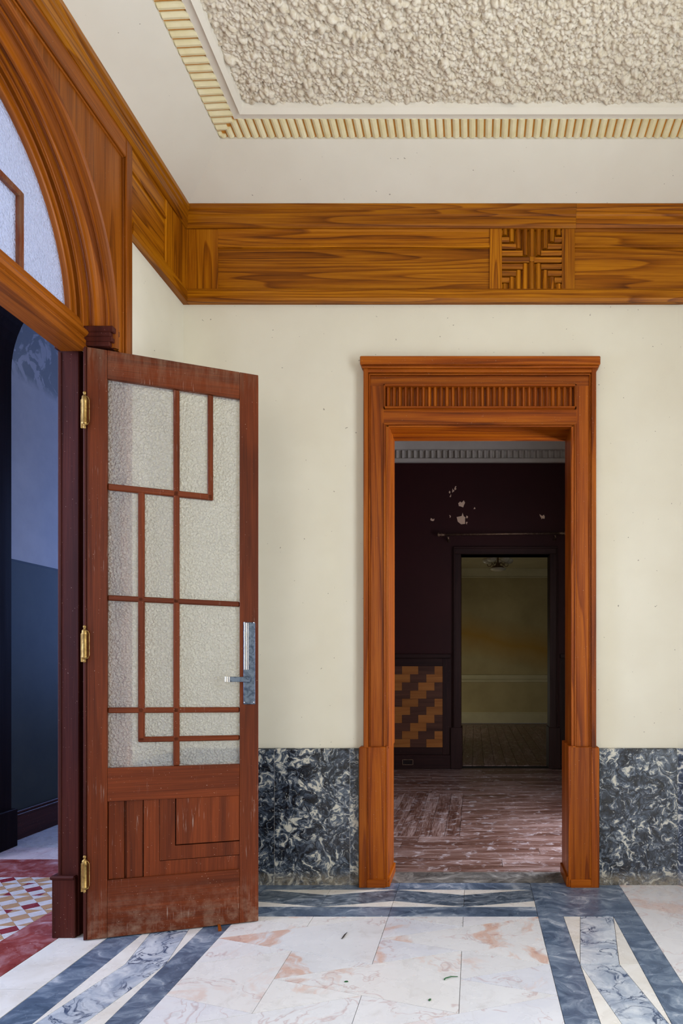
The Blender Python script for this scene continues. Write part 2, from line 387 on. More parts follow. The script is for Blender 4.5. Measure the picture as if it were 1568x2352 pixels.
def lathe_bm(prof, c, seg=20, bm=None):
    bm = bm or bmesh.new(); rings = []
    for r, z in prof: rings.append([bm.verts.new((c[0]+r*math.cos(2*PI*k/seg), c[1]+r*math.sin(2*PI*k/seg), c[2]+z)) for k in range(seg)])
    for i in range(len(rings)-1):
        for k in range(seg): bm.faces.new((rings[i][k], rings[i][(k+1) % seg], rings[i+1][(k+1) % seg], rings[i+1][k]))
    bm.faces.new(rings[0][::-1]); bm.faces.new(rings[-1]); return bm
def empty(name, loc=(0, 0, 0)):
    o = bpy.data.objects.new(name, None); COL.objects.link(o); o.location = loc; o.empty_display_size = .1; return o
def tag(o, label, cat, kind='structure', group=None):
    o['label'] = label; o['category'] = cat
    if kind: o['kind'] = kind
    if group: o['group'] = group
    return o

XL, YB, XH = -1.493, 3.393, -1.716      # left wall face, back wall face, hall face of the left wall
ZC = 3.58

# ------------------------------------------------------------------ walls of the room
bm = bmesh.new()
OX0, OX1, OZ = -.45, .512, 2.35
for a in ((-1.716, OX0, 0, 4.0), (OX1, 1.04, 0, 4.0), (OX0, OX1, OZ, 4.0)): box_bm(a[0], a[1], YB, 3.60, a[2], a[3], 0, bm)
def pier(x): t = min(max((x-1.04)/.46, 0), 1); return YB-.2*t*t*(3-2*t)
PX = [1.04+.46*i/22 for i in range(23)]
prism_bm([(x, pier(x)) for x in PX]+[(2.7, YB-.2), (2.7, 3.6), (1.04, 3.6)], 'Z', 0, 4.0, bm)
tag(link('wall_back', bm, M['wall']), 'cream plastered end wall around the dark doorway', 'wall')

YC, ZA, RA = 2.02, 2.517, .70     # arch centre and radius
def arc(R, n=40, a0=0, a1=PI): return [(YC+R*math.cos(a0+(a1-a0)*i/n), ZA+R*math.sin(a0+(a1-a0)*i/n)) for i in range(n+1)]
outl = [(3.6, 0), (3.6, 4.0), (-2.8, 4.0), (-2.8, 0), (YC-.78, 0), (YC-.78, 2.435), (YC-.71, 2.435)] + arc(.71)[::-1] + [(YC+.71, 2.435), (YC+.78, 2.435), (YC+.78, 0)]
tag(prism('wall_left', outl, 'X', XH, XL, M['wall']), 'cream side wall pierced by the arched wooden doorway', 'wall')
bm = bmesh.new()
for a in ((-2.8, .3, 0, 4), (1.6, 3.3, 0, 4), (.3, 1.6, 0, .25), (.3, 1.6, 2.95, 4)): box_bm(1.7, 1.8, a[0], a[1], a[2], a[3], 0, bm)
tag(link('wall_right', bm, M['wall']), 'cream wall with the room window, out of the picture', 'wall')
bm = bmesh.new()
for a in ((-1.7, -1.6, 0, 4), (.1, 2.0, 0, 4), (-1.6, .1, 0, .7), (-1.6, .1, 3.2, 4)): box_bm(a[0], a[1], -2.75, -2.6, a[2], a[3], 0, bm)
tag(link('wall_rear', bm, M['wall']), 'cream wall with a wide window behind the viewer', 'wall')

# ------------------------------------------------------------------ ceiling: cove, reeded band, moulding, stucco
ceil = tag(empty('ceiling', (0, 2, 3.62)), 'cream stucco ceiling with sloped cove and reeded golden border', 'ceiling')
ceil.location = (0, 0, 0)
XR, YN = 1.7, -2.6
def rect(d, z): return [(XL+d, YB-d, z), (XR-d, YB-d, z), (XR-d, YN+d, z), (XL+d, YN+d, z)]
def loft(name, r0, r1, mat, parts=None):
    bm = bmesh.new(); n = 4
    for i in range(4):
        A, B = Vector(r0[i]), Vector(r0[(i+1) % 4]); C, D = Vector(r1[(i+1) % 4]), Vector(r1[i])
        up = Vector((0, 0, .03))
        v = [bm.verts.new(p) for p in (A, B, C, D)]; u = [bm.verts.new(p+up) for p in (A, B, C, D)]
        bm.faces.new(v); bm.faces.new(u[::-1])
        for k in range(4): bm.faces.new((v[k], u[k], u[(k+1) % 4], v[(k+1) % 4]))
    return link(name, bm, mat, ceil)
loft('cove', rect(.02, 3.44), rect(.304, 3.576), M['cove'])
loft('reed_backing', rect(.300, 3.588), rect(.415, 3.594), M['reed_gap'])
loft('border_strip', rect(.408, 3.586), rect(.446, 3.588), M['white_mould'])
loft('border_moulding_edge', rect(.440, 3.588), rect(.447, 3.575), M['white_mould'])
loft('border_moulding', rect(.447, 3.575), rect(.466, 3.590), M['white_mould'])
loft('border_moulding_inner', rect(.466, 3.590), rect(.476, 3.622), M['white_mould'])
# reeds
P_ = .0374
def reed(along, t, d0, d1):
    """one reed: cross-section with a rounded nose, running from offset d0 to d1 from the wall"""
    h = P_*.42; prof = [(-h, 0), (-h, -.005), (-h*.75, -.011), (-h*.2, -.0145), (h*.45, -.0125), (h*.85, -.006), (h, 0)]
    bm = bmesh.new(); rings = []
    for d, s_, dz in ((d0, .86, .006), (d0+.006, 1, 0), (d1, 1, 0)):
        ring = []
        for q, z in prof:
            zz = 3.590+(d-.3)*.05+z*s_+ (dz if z < -.001 else 0)
            if along == 'Y': ring.append(bm.verts.new((t+q, YB-d, zz)))
            elif along == 'X': ring.append(bm.verts.new((XL+d, t+q, zz)))
            else: ring.append(bm.verts.new((XR-d, t+q, zz)))
        rings.append(ring)
    m = len(prof)
    for i in range(2):
        for k in range(m-1): bm.faces.new((rings[i][k], rings[i][k+1], rings[i+1][k+1], rings[i+1][k]))
        bm.faces.new((rings[i][m-1], rings[i][0], rings[i+1][0], rings[i+1][m-1]))
    bm.faces.new(rings[0]); bm.faces.new(rings[-1][::-1])
    link('reed', bm, M['reed'], ceil)
D0, D1 = .304, .410
for i in range(0, 84):
    e = D0+P_*.5+i*P_
    # back band reed at X = XL+e, clipped by the mitre; left band reed at Y = YB-e
    top = min(D1, e)
    if top-D0 > .012:
        if XL+e < 1.38: reed('Y', XL+e, D0, top)
        if YB-e > .9: reed('X', YB-e, D0, top); reed('R', YB-e, D0, top)
# popcorn stucco near the camera's view as real relief, plain slab beyond
def popcorn(x0, x1, y0, y1, st, z):
    nx, ny = int((x1-x0)/st)+1, int((y1-y0)/st)+1
    Hh = np.zeros((ny, nx)); rng = np.random.default_rng(3)
    n = int((x1-x0)*(y1-y0)*26000)
    for _ in range(n):
        cx, cy = rng.uniform(0, nx), rng.uniform(0, ny); r = rng.gamma(2.6, .0016)+.0028; rp = r/st; ex = rng.uniform(.7, 1.4)
        a0, a1 = max(0, int(cx-rp*1.5)), min(nx, int(cx+rp*1.5)+2); b0, b1 = max(0, int(cy-rp*1.5)), min(ny, int(cy+rp*1.5)+2)
        X_, Y_ = np.meshgrid(np.arange(a0, a1)-cx, np.arange(b0, b1)-cy); th = rng.uniform(0, PI)
        U = (X_*math.cos(th)+Y_*math.sin(th))*ex; V = (-X_*math.sin(th)+Y_*math.cos(th))/ex
        d = 1-(U*U+V*V)/(rp*rp); h = np.where(d > 0, np.sqrt(np.maximum(d, 0))*r*1.5, 0)
        base = rng.uniform(0, .0065); h = np.where(h > 0, h+base, 0)
        Hh[b0:b1, a0:a1] = np.maximum(Hh[b0:b1, a0:a1], h)
    xs = np.linspace(x0, x1, nx); ys = np.linspace(y0, y1, ny)
    XX, YY = np.meshgrid(xs, ys); co_ = np.stack([XX, YY, z-Hh], -1).reshape(-1, 3)
    idx = np.arange(nx*ny).reshape(ny, nx)
    q = np.stack([idx[:-1, :-1], idx[1:, :-1], idx[1:, 1:], idx[:-1, 1:]], -1).reshape(-1, 4)
    me = bpy.data.meshes.new('stucco_relief'); me.from_pydata(co_.tolist(), [], q.tolist()); me.materials.append(M['stucco']); me.shade_smooth()
    o = bpy.data.objects.new('stucco_relief', me); COL.objects.link(o); o.parent = ceil; o['kind'] = 'stuff'
popcorn(XL+.47, 1.15, 2.25, YB-.468, .0025, 3.622)
bm = bmesh.new(); box_bm(XL+.47, XR-.45, YN+.45, 2.25, 3.612, 3.66, 0, bm); box_bm(1.15, XR-.45, 2.25, YB-.46, 3.612, 3.66, 0, bm)
link('stucco_field', bm, M['stucco'], ceil)
box('light_block_slab', -4.6, 2.9, -3, 3.7, 4.0, 4.1, M['wall'], ceil, 0)  # unseen slab added above the ceiling to block light

# ------------------------------------------------------------------ floor of the room
floor = tag(box('floor', -1.716, 2.75, -2.75, 3.60, -.12, -.004, M['grout'], None, 0), 'inlaid marble floor in pink, white and blue grey stone', 'floor')
KX, JY, KW, JH = .283, 2.957, .3345, .1165
def fl(k, j): return (KX-KW*k, JY-JH*j)
def tile(poly, mat, name='marble_tile', gap=.0010, top=0, parent=None):
    if area(poly) < 2e-5: return
    p = shrink(poly, gap)
    prism(name, p, 'Z', -.02, top+random.uniform(-.0004, .0004), mat, parent or floor)
JM = 22
for m in range(-2, 7):
    for j in range(-6, JM):
        jj = j % 6
        tris = []
        if (m % 2 == 0 and jj == 0) or (m % 2 == 1 and jj == 3): tris.append([fl(m+2, j+2), fl(m, j), fl(m, j+4)])
        if (m % 2 == 0 and jj in (0, 2)) or (m % 2 == 1 and jj in (3, 5)): tris.append([fl(m, j), fl(m-1, j+1), fl(m, j+2)])
        for t in tris:
            p = clip(t, 0, KX, True); p = clip(p, 0, KX-4*KW, False) if len(p) > 2 else p
            p = clip(p, 1, JY, True) if len(p) > 2 else p; p = clip(p, 1, .45, False) if len(p) > 2 else p
            if len(p) > 2 and area(p) > 1e-4: tile(p, M['pink'])
# back band
B0, B1, B2, B3 = 2.960, 3.073, 3.304, 3.405
for k in range(4):
    xr, xl = KX-KW*k, KX-KW*(k+1)
    third = .075
    a, b = (0, third) if k % 2 == 0 else (third, 0)        # depth of the wall-side white wedge at the right and left end
    tile([(xl, B2-b), (xr, B2-a), (xr, B1+(third-a)), (xl, B1+(third-b))], M['slate'])
    tile([p for p in ([(xl, B2), (xr, B2), (xr, B2-a)] if a else [(xr, B2), (xl, B2), (xl, B2-b)])], M['white'])
    tile([p for p in ([(xl, B1), (xr, B1), (xl, B1+third-b)] if third-b else [(xr, B1), (xl, B1), (xr, B1+third-a)])], M['white'])
for x0, x1 in ((KX-2*KW, KX), (KX-4*KW, KX-2*KW)):
    tile([(x0, B0), (x1, B0), (x1, B1), (x0, B1)], M['blue']); tile([(x0, B2), (x1, B2), (x1, B3), (x0, B3)], M['blue'])
XR0, XR1, XR2, XR3 = KX, .396, .619, .735
XL0, XL1, XL2, XL3 = -1.513, -1.390, -1.163, KX-4*KW
tile([(XR0, B0), (XR3, B0), (XR3, B3), (XR0, B3)], M['blue']); tile([(XL0, B0), (XL3, B0), (XL3, B3), (XL0, B3)], M['blue'])
for s_, (a0, a1, a2, a3) in ((1, (XR0, XR1, XR2, XR3)), (0, (XL0, XL1, XL2, XL3))):
    for x0, x1 in ((a0, a1), (a2, a3)):
        for y0, y1 in ((B0, 1.56), (1.56, .45)): tile([(x0, y1), (x1, y1), (x1, y0), (x0, y0)], M['blue'])
    for q in range(5):
        y0 = JY-JH*4*q; y1 = y0-JH*4; wl0 = third if (q+s_) % 2 == 1 else 0; wl1 = third-wl0
        tile([(a1+wl0, y0), (a2-(third-wl0), y0), (a2-(third-wl1), y1), (a1+wl1, y1)], M['vein'])
        tile([(a1, y0), (a1+third, y0), (a1, y1)] if wl0 else [(a1, y0), (a1+third, y1), (a1, y1)], M['white'])
        tile([(a2, y0), (a2, y1), (a2-third, y0)] if not wl0 else [(a2, y0), (a2, y1), (a2-third, y1)], M['white'])
for y0, y1 in ((2.4, 3.42), (1.4, 2.4), (.45, 1.4)):
    tile([(XR3, y0), (1.75, y0), (1.75, y1), (XR3, y1)], M['pink']); tile([(1.75, y0), (2.6, y0), (2.6, y1), (1.75, y1)], M['pink'])
tile([(-1.49, -2.6), (2.6, -2.6), (2.6, .45), (-1.49, .45)], M['pink'])
tile([(OX0-.02, B3), (OX1+.02, B3), (OX1+.02, 3.575), (OX0-.02, 3.575)], M['dust'], 'threshold_slab')
tile([(-1.713, 1.32), (-1.515, 1.32), (-1.515, 2.30), (-1.713, 2.30)], M['white'], 'threshold_slab')
tile([(-1.713, 2.30), (-1.515, 2.30), (-1.515, 2.78), (-1.713, 2.78)], M['white'], 'threshold_slab')

# ------------------------------------------------------------------ marble dado
bb = tag(empty('baseboard_back'), 'tall black and slate blue flaked marble dado on the end wall', 'baseboard')
ZD = .696
def slab(x0, x1): 
    y = YB-.022
    p = [(YB+.01, 0), (y, 0), (y, ZD-.012), (y+.004, ZD-.004), (y+.012, ZD), (YB+.01, ZD)]
    prism('marble_slab', p, 'X', x0+.0008, x1-.0008, M['dado'], bb)
for xj in (-1.0205, -.636): box('joint_filler', xj-.0012, xj+.0012, YB-.0212, YB, .0, ZD-.006, M['cornice'], bb, 0)
slab(-1.49, -1.0205); slab(-1.0205, -.636); slab(-.636, -.592); slab(.634, 1.030)
bm = bmesh.new(); A = [(1.030, YB-.022), (1.036, YB-.022), (1.11, YB-.092), (1.205, YB-.158), (1.32, YB-.202), (1.45, YB-.222), (2.6, YB-.222)]
Bk = [(2.6, YB-.19)]+[(x, pier(x)+.006) for x in PX[::-1]]+[(1.030, YB+.004)]
prism_bm(A+Bk, 'Z', 0, ZD, bm); link('marble_slab', bm, M['dado'], bb)
bl = tag(empty('baseboard_left'), 'black flaked marble dado on the side wall behind the open door', 'baseboard')
box('marble_slab', XL-.01, XL+.022, 2.845, YB-.023, 0, ZD, M['dado'], bl, .004)

# ------------------------------------------------------------------ doorway casing on the end wall
tr = tag(empty('trim_1'), 'orange teak doorway casing with a reeded header on the cream wall', 'door casing')
def zc(py): return H+(1520-py)/453.7
def xc(px): return (px-1090)/453.7
cz, cx_ = W('casing', 'Z'), W('casing', 'X')
ZT = zc(847); ZP = zc(1715)
# outer moulding, mitred field boards, inner bead, lining
for s_, (xo, xm, xi, xb) in ((-1, (xc(835), xc(846), xc(880), xc(892))), (1, (xc(1368), xc(1357), xc(1324), xc(1313)))):
    box('outer_moulding', xo, xm, 3.338, YB+.005, ZP-.01, ZT, cz, tr, .003)
    box('outer_bead', xm, xm-s_*.008, 3.349, YB+.005, ZP-.01, zc(858), cz, tr, .003)
    box('upright_board', xm-s_*.008, xi, 3.361, YB+.005, ZP-.01, zc(884), cz, tr, .001)
    box('inner_bead', xi, xi-s_*.011, 3.350, YB+.005, ZP-.01, zc(972), cz, tr, .003)
    box('inner_fillet', xi-s_*.011, xb+s_*-.002, 3.358, YB+.005, ZP-.01, zc(974), cz, tr, .002)
    xl_ = OX0 if s_ < 0 else OX1
    box('reveal_lining', xl_-(-s_)*.012*-1 if False else xl_, xb-s_*.001, 3.366, 3.598, ZP-.01, OZ, cz, tr, .001)
    # plinth
    po, pi = (xc(825.5), xc(886)) if s_ < 0 else (xc(1374), xc(1309))
    box('plinth', po, pi, 3.338, YB+.005, .0, ZP, cz, tr, .003)
    box('plinth_edge_strip', po, po-s_*.040, 3.330, 3.34, .0, ZP-.003, cz, tr, .002)
    box('plinth_bead', po-s_*.040, po-s_*.047, 3.334, 3.34, .045, ZP-.004, cz, tr, .002)
    box('plinth_foot', po-s_*.040, pi+s_*.0, 3.330, 3.34, .0, .040, cx_, tr, .002)
    box('plinth_reveal', xl_, pi-s_*.010, 3.339, 3.594, .0, ZP+.004, cz, tr, .002)
    box('plinth_reveal_foot', xl_, pi-s_*.020, 3.345, 3.590, .0, .05, W('casing', 'Y'), tr, .002)
box('header_cornice', xc(828.5), xc(1376), 3.318, YB+.005, zc(843), zc(823.5), cx_, tr, .004)
box('header_cornice_cove', xc(831.5), xc(1372), 3.328, YB+.005, zc(849), zc(843), cx_, tr, .003)
box('header_moulding', xc(836), xc(1367), 3.340, YB+.005, zc(857), zc(849), cx_, tr, .002)
box('header_bead', xc(847), xc(1356), 3.350, YB+.005, zc(861), zc(857), cx_, tr, .002)
box('header_board', xc(848), xc(1355), 3.362, YB+.005, zc(886), zc(860), cx_, tr, .0)
box('header_board', xc(879), xc(1325), 3.362, YB+.005, zc(973), zc(937), cx_, tr, .001)
box('inner_bead', xc(880), xc(1324), 3.351, YB+.005, zc(975), zc(970), cx_, tr, .002)
box('inner_fillet', xc(886), xc(1318), 3.358, YB+.005, zc(979), zc(975), cx_, tr, .002)
box('soffit_lining', OX0, OX1, 3.366, 3.598, OZ-.012, OZ+.003, cx_, tr, .0)
# reeded box in the header
xa, xb_, za, zb = xc(880.5), xc(1323), zc(938.5), zc(883.5)
for nm, a in (('reed_frame', (xa, xb_, za, za+.009)), ('reed_frame', (xa, xb_, zb-.011, zb)), ('reed_frame', (xa, xa+.010, za, zb)), ('reed_frame', (xb_-.010, xb_, za, zb))):
    box(nm, a[0], a[1], 3.338, 3.392, a[2], a[3], cx_ if a[1]-a[0] > .1 else cz, tr, .003)
box('reed_box_back', xa, xb_, 3.374, 3.392, za, zb, cz, tr, 0)
nr = 32; pt = (xb_-xa-.020)/nr
for i in range(nr):
    x = xa+.010+(i+.38)*pt; hw = pt*.29
    prism('header_reed', [(x-hw, 3.376), (x-hw, 3.360), (x-hw*.3, 3.352), (x+hw*.5, 3.354), (x+hw, 3.362), (x+hw, 3.376)], 'Z', za+.008, zb-.010, cz, tr)

# ------------------------------------------------------------------ wooden frieze
def zf(py): return H+(1520-py)/452.4
def frieze(nm, label, P, along, pieces, ro, e=0):
    """P(t, d, z) -> world: t along the wall, d out from the wall"""
    root = tag(empty(nm), label, 'frieze')
    wl, wz = W('frieze', along), W('frieze', 'Z')
    def bxx(name, t0, t1, d0, d1, z0, z1, mat, c=.002):
        a, b = P(t0, d0), P(t1, d1)
        return box(name, a[0], b[0], a[1], b[1], z0, z1, mat, root, c)
    def prof(name, t0, t1, pr, mat):
        """pr: (d, z) outline swept along the wall"""
        bm = bmesh.new(); A = [bm.verts.new((*P(t0, d), z)) for d, z in pr]; B = [bm.verts.new((*P(t1, d), z)) for d, z in pr]
        f1 = bm.faces.new(A); f2 = bm.faces.new(B[::-1]); f1.normal_update(); f2.normal_update(); bmesh.ops.triangulate(bm, faces=[f1, f2])
        for i in range(len(pr)): bm.faces.new((A[i], B[i], B[(i+1) % len(pr)], A[(i+1) % len(pr)]))
        return link(name, bm, mat, root)
    Z0, Z1, Z2, Z3, Z4, Z5, Z6 = zf(692), zf(685), zf(662), zf(566), zf(562), zf(523), zf(482)
    Z0, Z1, Z2, Z3, Z4, Z5, Z6 = (z-e for z in (Z0, Z1, Z2, Z3, Z4, Z5, Z6))
    for t0, t1 in pieces['top']:
        prof('top_rail', t0, t1, [(-.005, Z6+.02), (.052, Z6+.02), (.054, Z6-.004), (.046, Z6-.010), (.046, Z6-.030), (.040, Z6-.036), (.040, Z5+.014), (.036, Z5+.006), (.030, Z5), (-.005, Z5)], wl)
    for t0, t1 in pieces['bottom']:
        prof('bottom_rail', t0, t1, [(-.005, Z2+.002), (.026, Z2+.002), (.034, Z2-.008), (.036, Z1), (.030, Z0), (-.005, Z0)], wl)
    for t0, t1, d in pieces['stiles']: bxx('stile', t0, t1, -.005, d, Z2, Z5, wz)
    for t0, t1 in pieces['panels']:
        prof('panel', t0, t1, [(-.005, Z2), (.014, Z2), (.016, Z3), (-.005, Z3)], wl)
        prof('panel_rail', t0, t1, [(-.005, Z3), (.024, Z3+.001), (.025, Z3+.012), (.019, Z3+.018), (.019, Z5-.012), (.022, Z5), (-.005, Z5)], wl)
    for t0, t1 in ro:
        bxx('rosette_back', t0, t1, -.005, .003, Z2, Z5, wz, 0)
        cx2, cz2 = (t0+t1)/2, (Z2+Z5)/2; hx, hz = (t1-t0)/2, (Z5-Z2)/2; q = hx/4.45; bw = q*.36
        def bar(a0, a1, b0, b1, vert):
            bm = bmesh.new()
            if vert: pr = [(a0, .0), (a0, .018), (a0+(a1-a0)*.3, .026), (a1-(a1-a0)*.2, .024), (a1, .016), (a1, 0)]; A = [bm.verts.new((*P(t, d), b0)) for t, d in pr]; B = [bm.verts.new((*P(t, d), b1)) for t, d in pr]
            else: pr = [(b0, .0), (b0, .016), (b0+(b1-b0)*.3, .024), (b1-(b1-b0)*.2, .026), (b1, .018), (b1, 0)]; A = [bm.verts.new((*P(a0, d), t)) for t, d in pr]; B = [bm.verts.new((*P(a1, d), t)) for t, d in pr]
            bm.faces.new(A); bm.faces.new(B[::-1])
            for i in range(6): bm.faces.new((A[i], B[i], B[(i+1) % 6], A[(i+1) % 6]))
            link('rosette_bar', bm, wz if vert else wl, root)
        for sx in (-1, 1):
            for sz in (-1, 1):
                for n in range(1, 5):
                    d = q*n
                    bar(cx2+sx*d-bw, cx2+sx*d+bw, cz2+sz*(d-bw), cz2+sz*hz, True)
                    bar(cx2+sx*(d+bw), cx2+sx*hx, cz2+sz*d-bw, cz2+sz*d+bw, False)
        for s2 in (-1, 1):
            bar(cx2-bw, cx2+bw, cz2+s2*bw, cz2+s2*hz, True); bar(cx2+s2*bw, cx2+s2*hx, cz2-bw, cz2+bw, False)
        bxx('rosette_boss', cx2-bw, cx2+bw, 0, .028, cz2-bw, cz2+bw, wz)
    return root
def xf(px): return (px-1090)/452.4
frieze('trim_2', 'honey teak frieze with a carved square rosette along the end wall', lambda t, d: (t, YB-d), 'X',
       dict(top=[(XL, xf(1322)), (xf(1322)+.0006, 1.7)], bottom=[(XL, 1.7)],
            stiles=[(XL+.02, xf(498), .024), (xf(1124), xf(1152.5), .027), (xf(1290.5), xf(1320), .027)],
            panels=[(xf(498), xf(1124)), (xf(1320), 1.7)]), [(xf(1152.5), xf(1290.5))])
frieze('trim_3', 'honey teak frieze on the side wall meeting the arched surround', lambda t, d: (XL+d, t), 'Y',
       dict(top=[(-2.6, YB-.001)], bottom=[(2.83, YB-.001)], stiles=[(3.150, YB-.02, .024)], panels=[(2.83, 3.150)]), [], .0008)

# ------------------------------------------------------------------ arched surround on the side wall
ar = tag(empty('trim_4'), 'teak arched doorway surround with spandrel panels and frosted fanlight', 'door surround')
az, ay = W('arch', 'Z'), W('arch', 'Y')
YO, YI, ZS = 2.835, 2.786, 3.262
def sweep(name, prof, legs, mat, rmin=0):
    bm = bmesh.new(); n = 56; paths = []; uvl = bm.loops.layers.uv.new('UVMap'); ps = 0; info = {}
    for i, (R, X) in enumerate(prof):
        if i: ps += math.hypot(R-prof[i-1][0], X-prof[i-1][1])
        row = []
        for j, (y, z) in enumerate([(YC+R, 2.43)] + arc(R, n) + [(YC-R, 2.43)]):
            v = bm.verts.new((X, y, z)); info[v] = (ps+len(name)*.37, j*.70*PI/n); row.append(v)
        paths.append(row)
    for i in range(len(paths)-1):
        for k in range(len(paths[0])-1):
            f = bm.faces.new((paths[i][k], paths[i][k+1], paths[i+1][k+1], paths[i+1][k]))
            for l in f.loops: l[uvl].uv = info[l.vert]
    return link(name, bm, mat, ar)
def spandrel(side):
    s_ = 1 if side > 0 else -1
    a = [(YC+s_*.722*math.cos(PI/2*i/24), ZA+.722*math.sin(PI/2*i/24)) for i in range(25)]
    pl = [(YC+s_*(YI-YC+.004), 2.43), (YC+s_*(YI-YC+.004), ZS+.004), (YC, ZS+.004)] + a[::-1] + [(YC+s_*.722, 2.43)]
    prism('spandrel_panel', pl, 'X', XL-.002, XL+.012, az, ar)
    box('border_upright', XL-.002, XL+.028, YC+s_*(YI-YC), YC+s_*(YO-YC), 0, zf(523)+.01, az, ar, .003)
    box('border_bead', XL, XL+.018, YC+s_*(YI-YC), YC+s_*(YI-YC-.008), 2.43, ZS, az, ar, .002)
    # plinth of the surround
    box('surround_plinth', XL-.002, XL+.036, YC+s_*(YI-YC+.006), YC+s_*(YO-YC+.008), 0, ZD, az, ar, .003)
    box('reveal_lining', XH, XL+.004, YC+s_*.770, YC+s_*.782, 0, 2.435, az, ar, .001)
spandrel(1); spandrel(-1)
box('border_top', XL-.002, XL+.026, YC-(YI-YC), YI, ZS, zf(523)+.01, ay, ar, .003)
box('border_bead', XL, XL+.018, YC-(YI-YC), YI, ZS-.008, ZS, ay, ar, .002)
au = W('arch', 'UV')
sweep('arch_inner_frame', [(.655, -1.68), (.63, -1.66), (.63, -1.622), (.634, -1.618), (.660, -1.618), (.663, -1.621), (.667, -1.621), (.670, -1.616), (.670, -1.600)], False, au)
sweep('arch_flat_band', [(.670, -1.64), (.670, -1.602), (.672, -1.600), (.684, -1.600), (.686, -1.597), (.686, -1.586), (.698, -1.585)], False, au)
sweep('arch_cove', [(.699, -1.60), (.700, -1.578), (.697, -1.572), (.690, -1.570), (.688, -1.566), (.688, -1.560), (.691, -1.556), (.702, -1.552), (.706, -1.540), (.706, -1.528), (.703, -1.518), (.697, -1.512), (.696, -1.504), (.703, -1.502)], False, au)
sweep('arch_bead', [(.703, -1.51), (.703, -1.490), (.706, -1.479), (.712, -1.473), (.719, -1.473), (.725, -1.479), (.727, -1.488), (.727, -1.50)], False, au)
for s_ in (1, -1):
    bm = bmesh.new()
    for (d0, z0, z1) in ((.000, 2.487, 2.512), (.010, 2.468, 2.487), (.004, 2.448, 2.468), (.014, 2.43, 2.448)):
        box_bm(-1.60, -1.478-d0, *sorted((YC+s_*.683, YC+s_*.737)), z0, z1, .003, bm)
    link('impost_block', bm, W('jamb', 'Z'), ar)
# transom bar, profile in X-Z swept along Y
tp = [(-1.70, 2.415), (-1.592, 2.415), (-1.588, 2.420), (-1.588, 2.452), (-1.594, 2.458), (-1.594, 2.466), (-1.582, 2.472), (-1.576, 2.482), (-1.582, 2.492), (-1.596, 2.496), (-1.598, 2.512), (-1.606, 2.536), (-1.64, 2.540), (-1.70, 2.540)]
prism('transom_bar', [(a, b) for a, b in tp], 'Y', YC-.70, YC+.70, ay, ar)
pane = [(YC+.642*math.cos(a), ZA+.642*math.sin(a)) for a in np.linspace(.0, PI, 41)]
prism('fanlight_pane', pane, 'X', -1.648, -1.640, M['pane_arch'], ar)
for y in (2.375, 2*YC-2.375): box('muntin', -1.658, -1.622, y-.011, y+.011, 2.53, 2.826, W('door', 'Z'), ar, .004)
box('muntin', -1.6575, -1.6215, 2*YC-2.375, 2.375, 2.804, 2.826, W('door', 'Y'), ar, .004)
# jamb of the doorway towards the hall
for s_ in (1, -1):
    f = lambda a: YC+s_*(a-YC)
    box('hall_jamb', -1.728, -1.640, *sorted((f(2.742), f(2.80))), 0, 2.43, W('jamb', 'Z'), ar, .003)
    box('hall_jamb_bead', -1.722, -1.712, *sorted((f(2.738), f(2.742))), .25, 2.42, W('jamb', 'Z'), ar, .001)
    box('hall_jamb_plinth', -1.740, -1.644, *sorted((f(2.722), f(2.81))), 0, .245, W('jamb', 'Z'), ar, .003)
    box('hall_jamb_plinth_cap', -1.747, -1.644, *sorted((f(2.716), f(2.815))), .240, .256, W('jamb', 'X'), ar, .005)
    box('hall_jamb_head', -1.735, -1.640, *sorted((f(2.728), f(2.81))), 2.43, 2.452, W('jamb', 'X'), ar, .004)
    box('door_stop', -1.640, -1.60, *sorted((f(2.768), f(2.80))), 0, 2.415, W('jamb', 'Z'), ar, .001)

# ------------------------------------------------------------------ open glazed door leaf
UX, UY = .9537, .2996
door = tag(empty('door_1', (-1.583, 2.695, 0)), 'open mahogany glazed door with hammered glass panes and stepped muntins', 'door')
door.rotation_euler = (0, 0, math.atan2(UY, UX))
TH = .042                                     # local x along leaf, local -y towards the room
def taper(o):
    for v in o.data.vertices: v.co.z = .004+v.co.z*(1.005-.0125*max(v.co.x, 0)/.667)
    return o
dz_, dx_ = W('door', 'Z'), W('door', 'X')
def dbox(name, u0, u1, v0, v1, d0=0, d1=TH, mat=None, parent=None, c=.0015):
    o = box(name, u0, u1, d0, d1, v0, v1, mat or dz_, parent or door, c)
    return taper(o)
LT, GT, GB, RB, PB = 2.406, 2.290, .694, .557, .235
dbox('stile', .004, .077, 0, LT); dbox('stile', .590, .667, 0, LT)
dbox('rail', .0775, .5895, GT, LT, mat=dx_); dbox('rail', .0775, .5895, RB, GB, mat=dx_); dbox('rail', .0775, .5895, 0, PB, mat=dx_)
# moulded glazing bars
def mun(u0, u1, v0, v1, m): dbox('muntin', u0, u1, v0, v1, .006, TH-.006, m, None, .004)
mun(.325, .3485, GB, GT, dz_); mun(.4595, .4815, 1.838, GT, dz_); mun(.190, .2145, .800, 1.842, dz_)
mun(.0775, .4814, 1.836, 1.862, dx_); mun(.0775, .5895, 1.382, 1.404, dx_); mun(.0775, .5895, .919, .942, dx_); mun(.1902, .5895, .797, .819, dx_)
def pn(u0, u1, v0, v1): dbox('glass_pane', u0, u1, v0, v1, .0185, .0235, M['pane'], None, 0)
U = (.0775, .202, .337, .4705, .5895)
pn(U[0], U[2], 1.849, GT); pn(U[2], U[3], 1.849, GT)
bm = prism_bm([(U[3], GT), (U[4], GT), (U[4], 1.393), (U[2], 1.393), (U[2], 1.849), (U[3], 1.849)], 'Y', .0185, .0235); taper(link('glass_pane', bm, M['pane'], door))
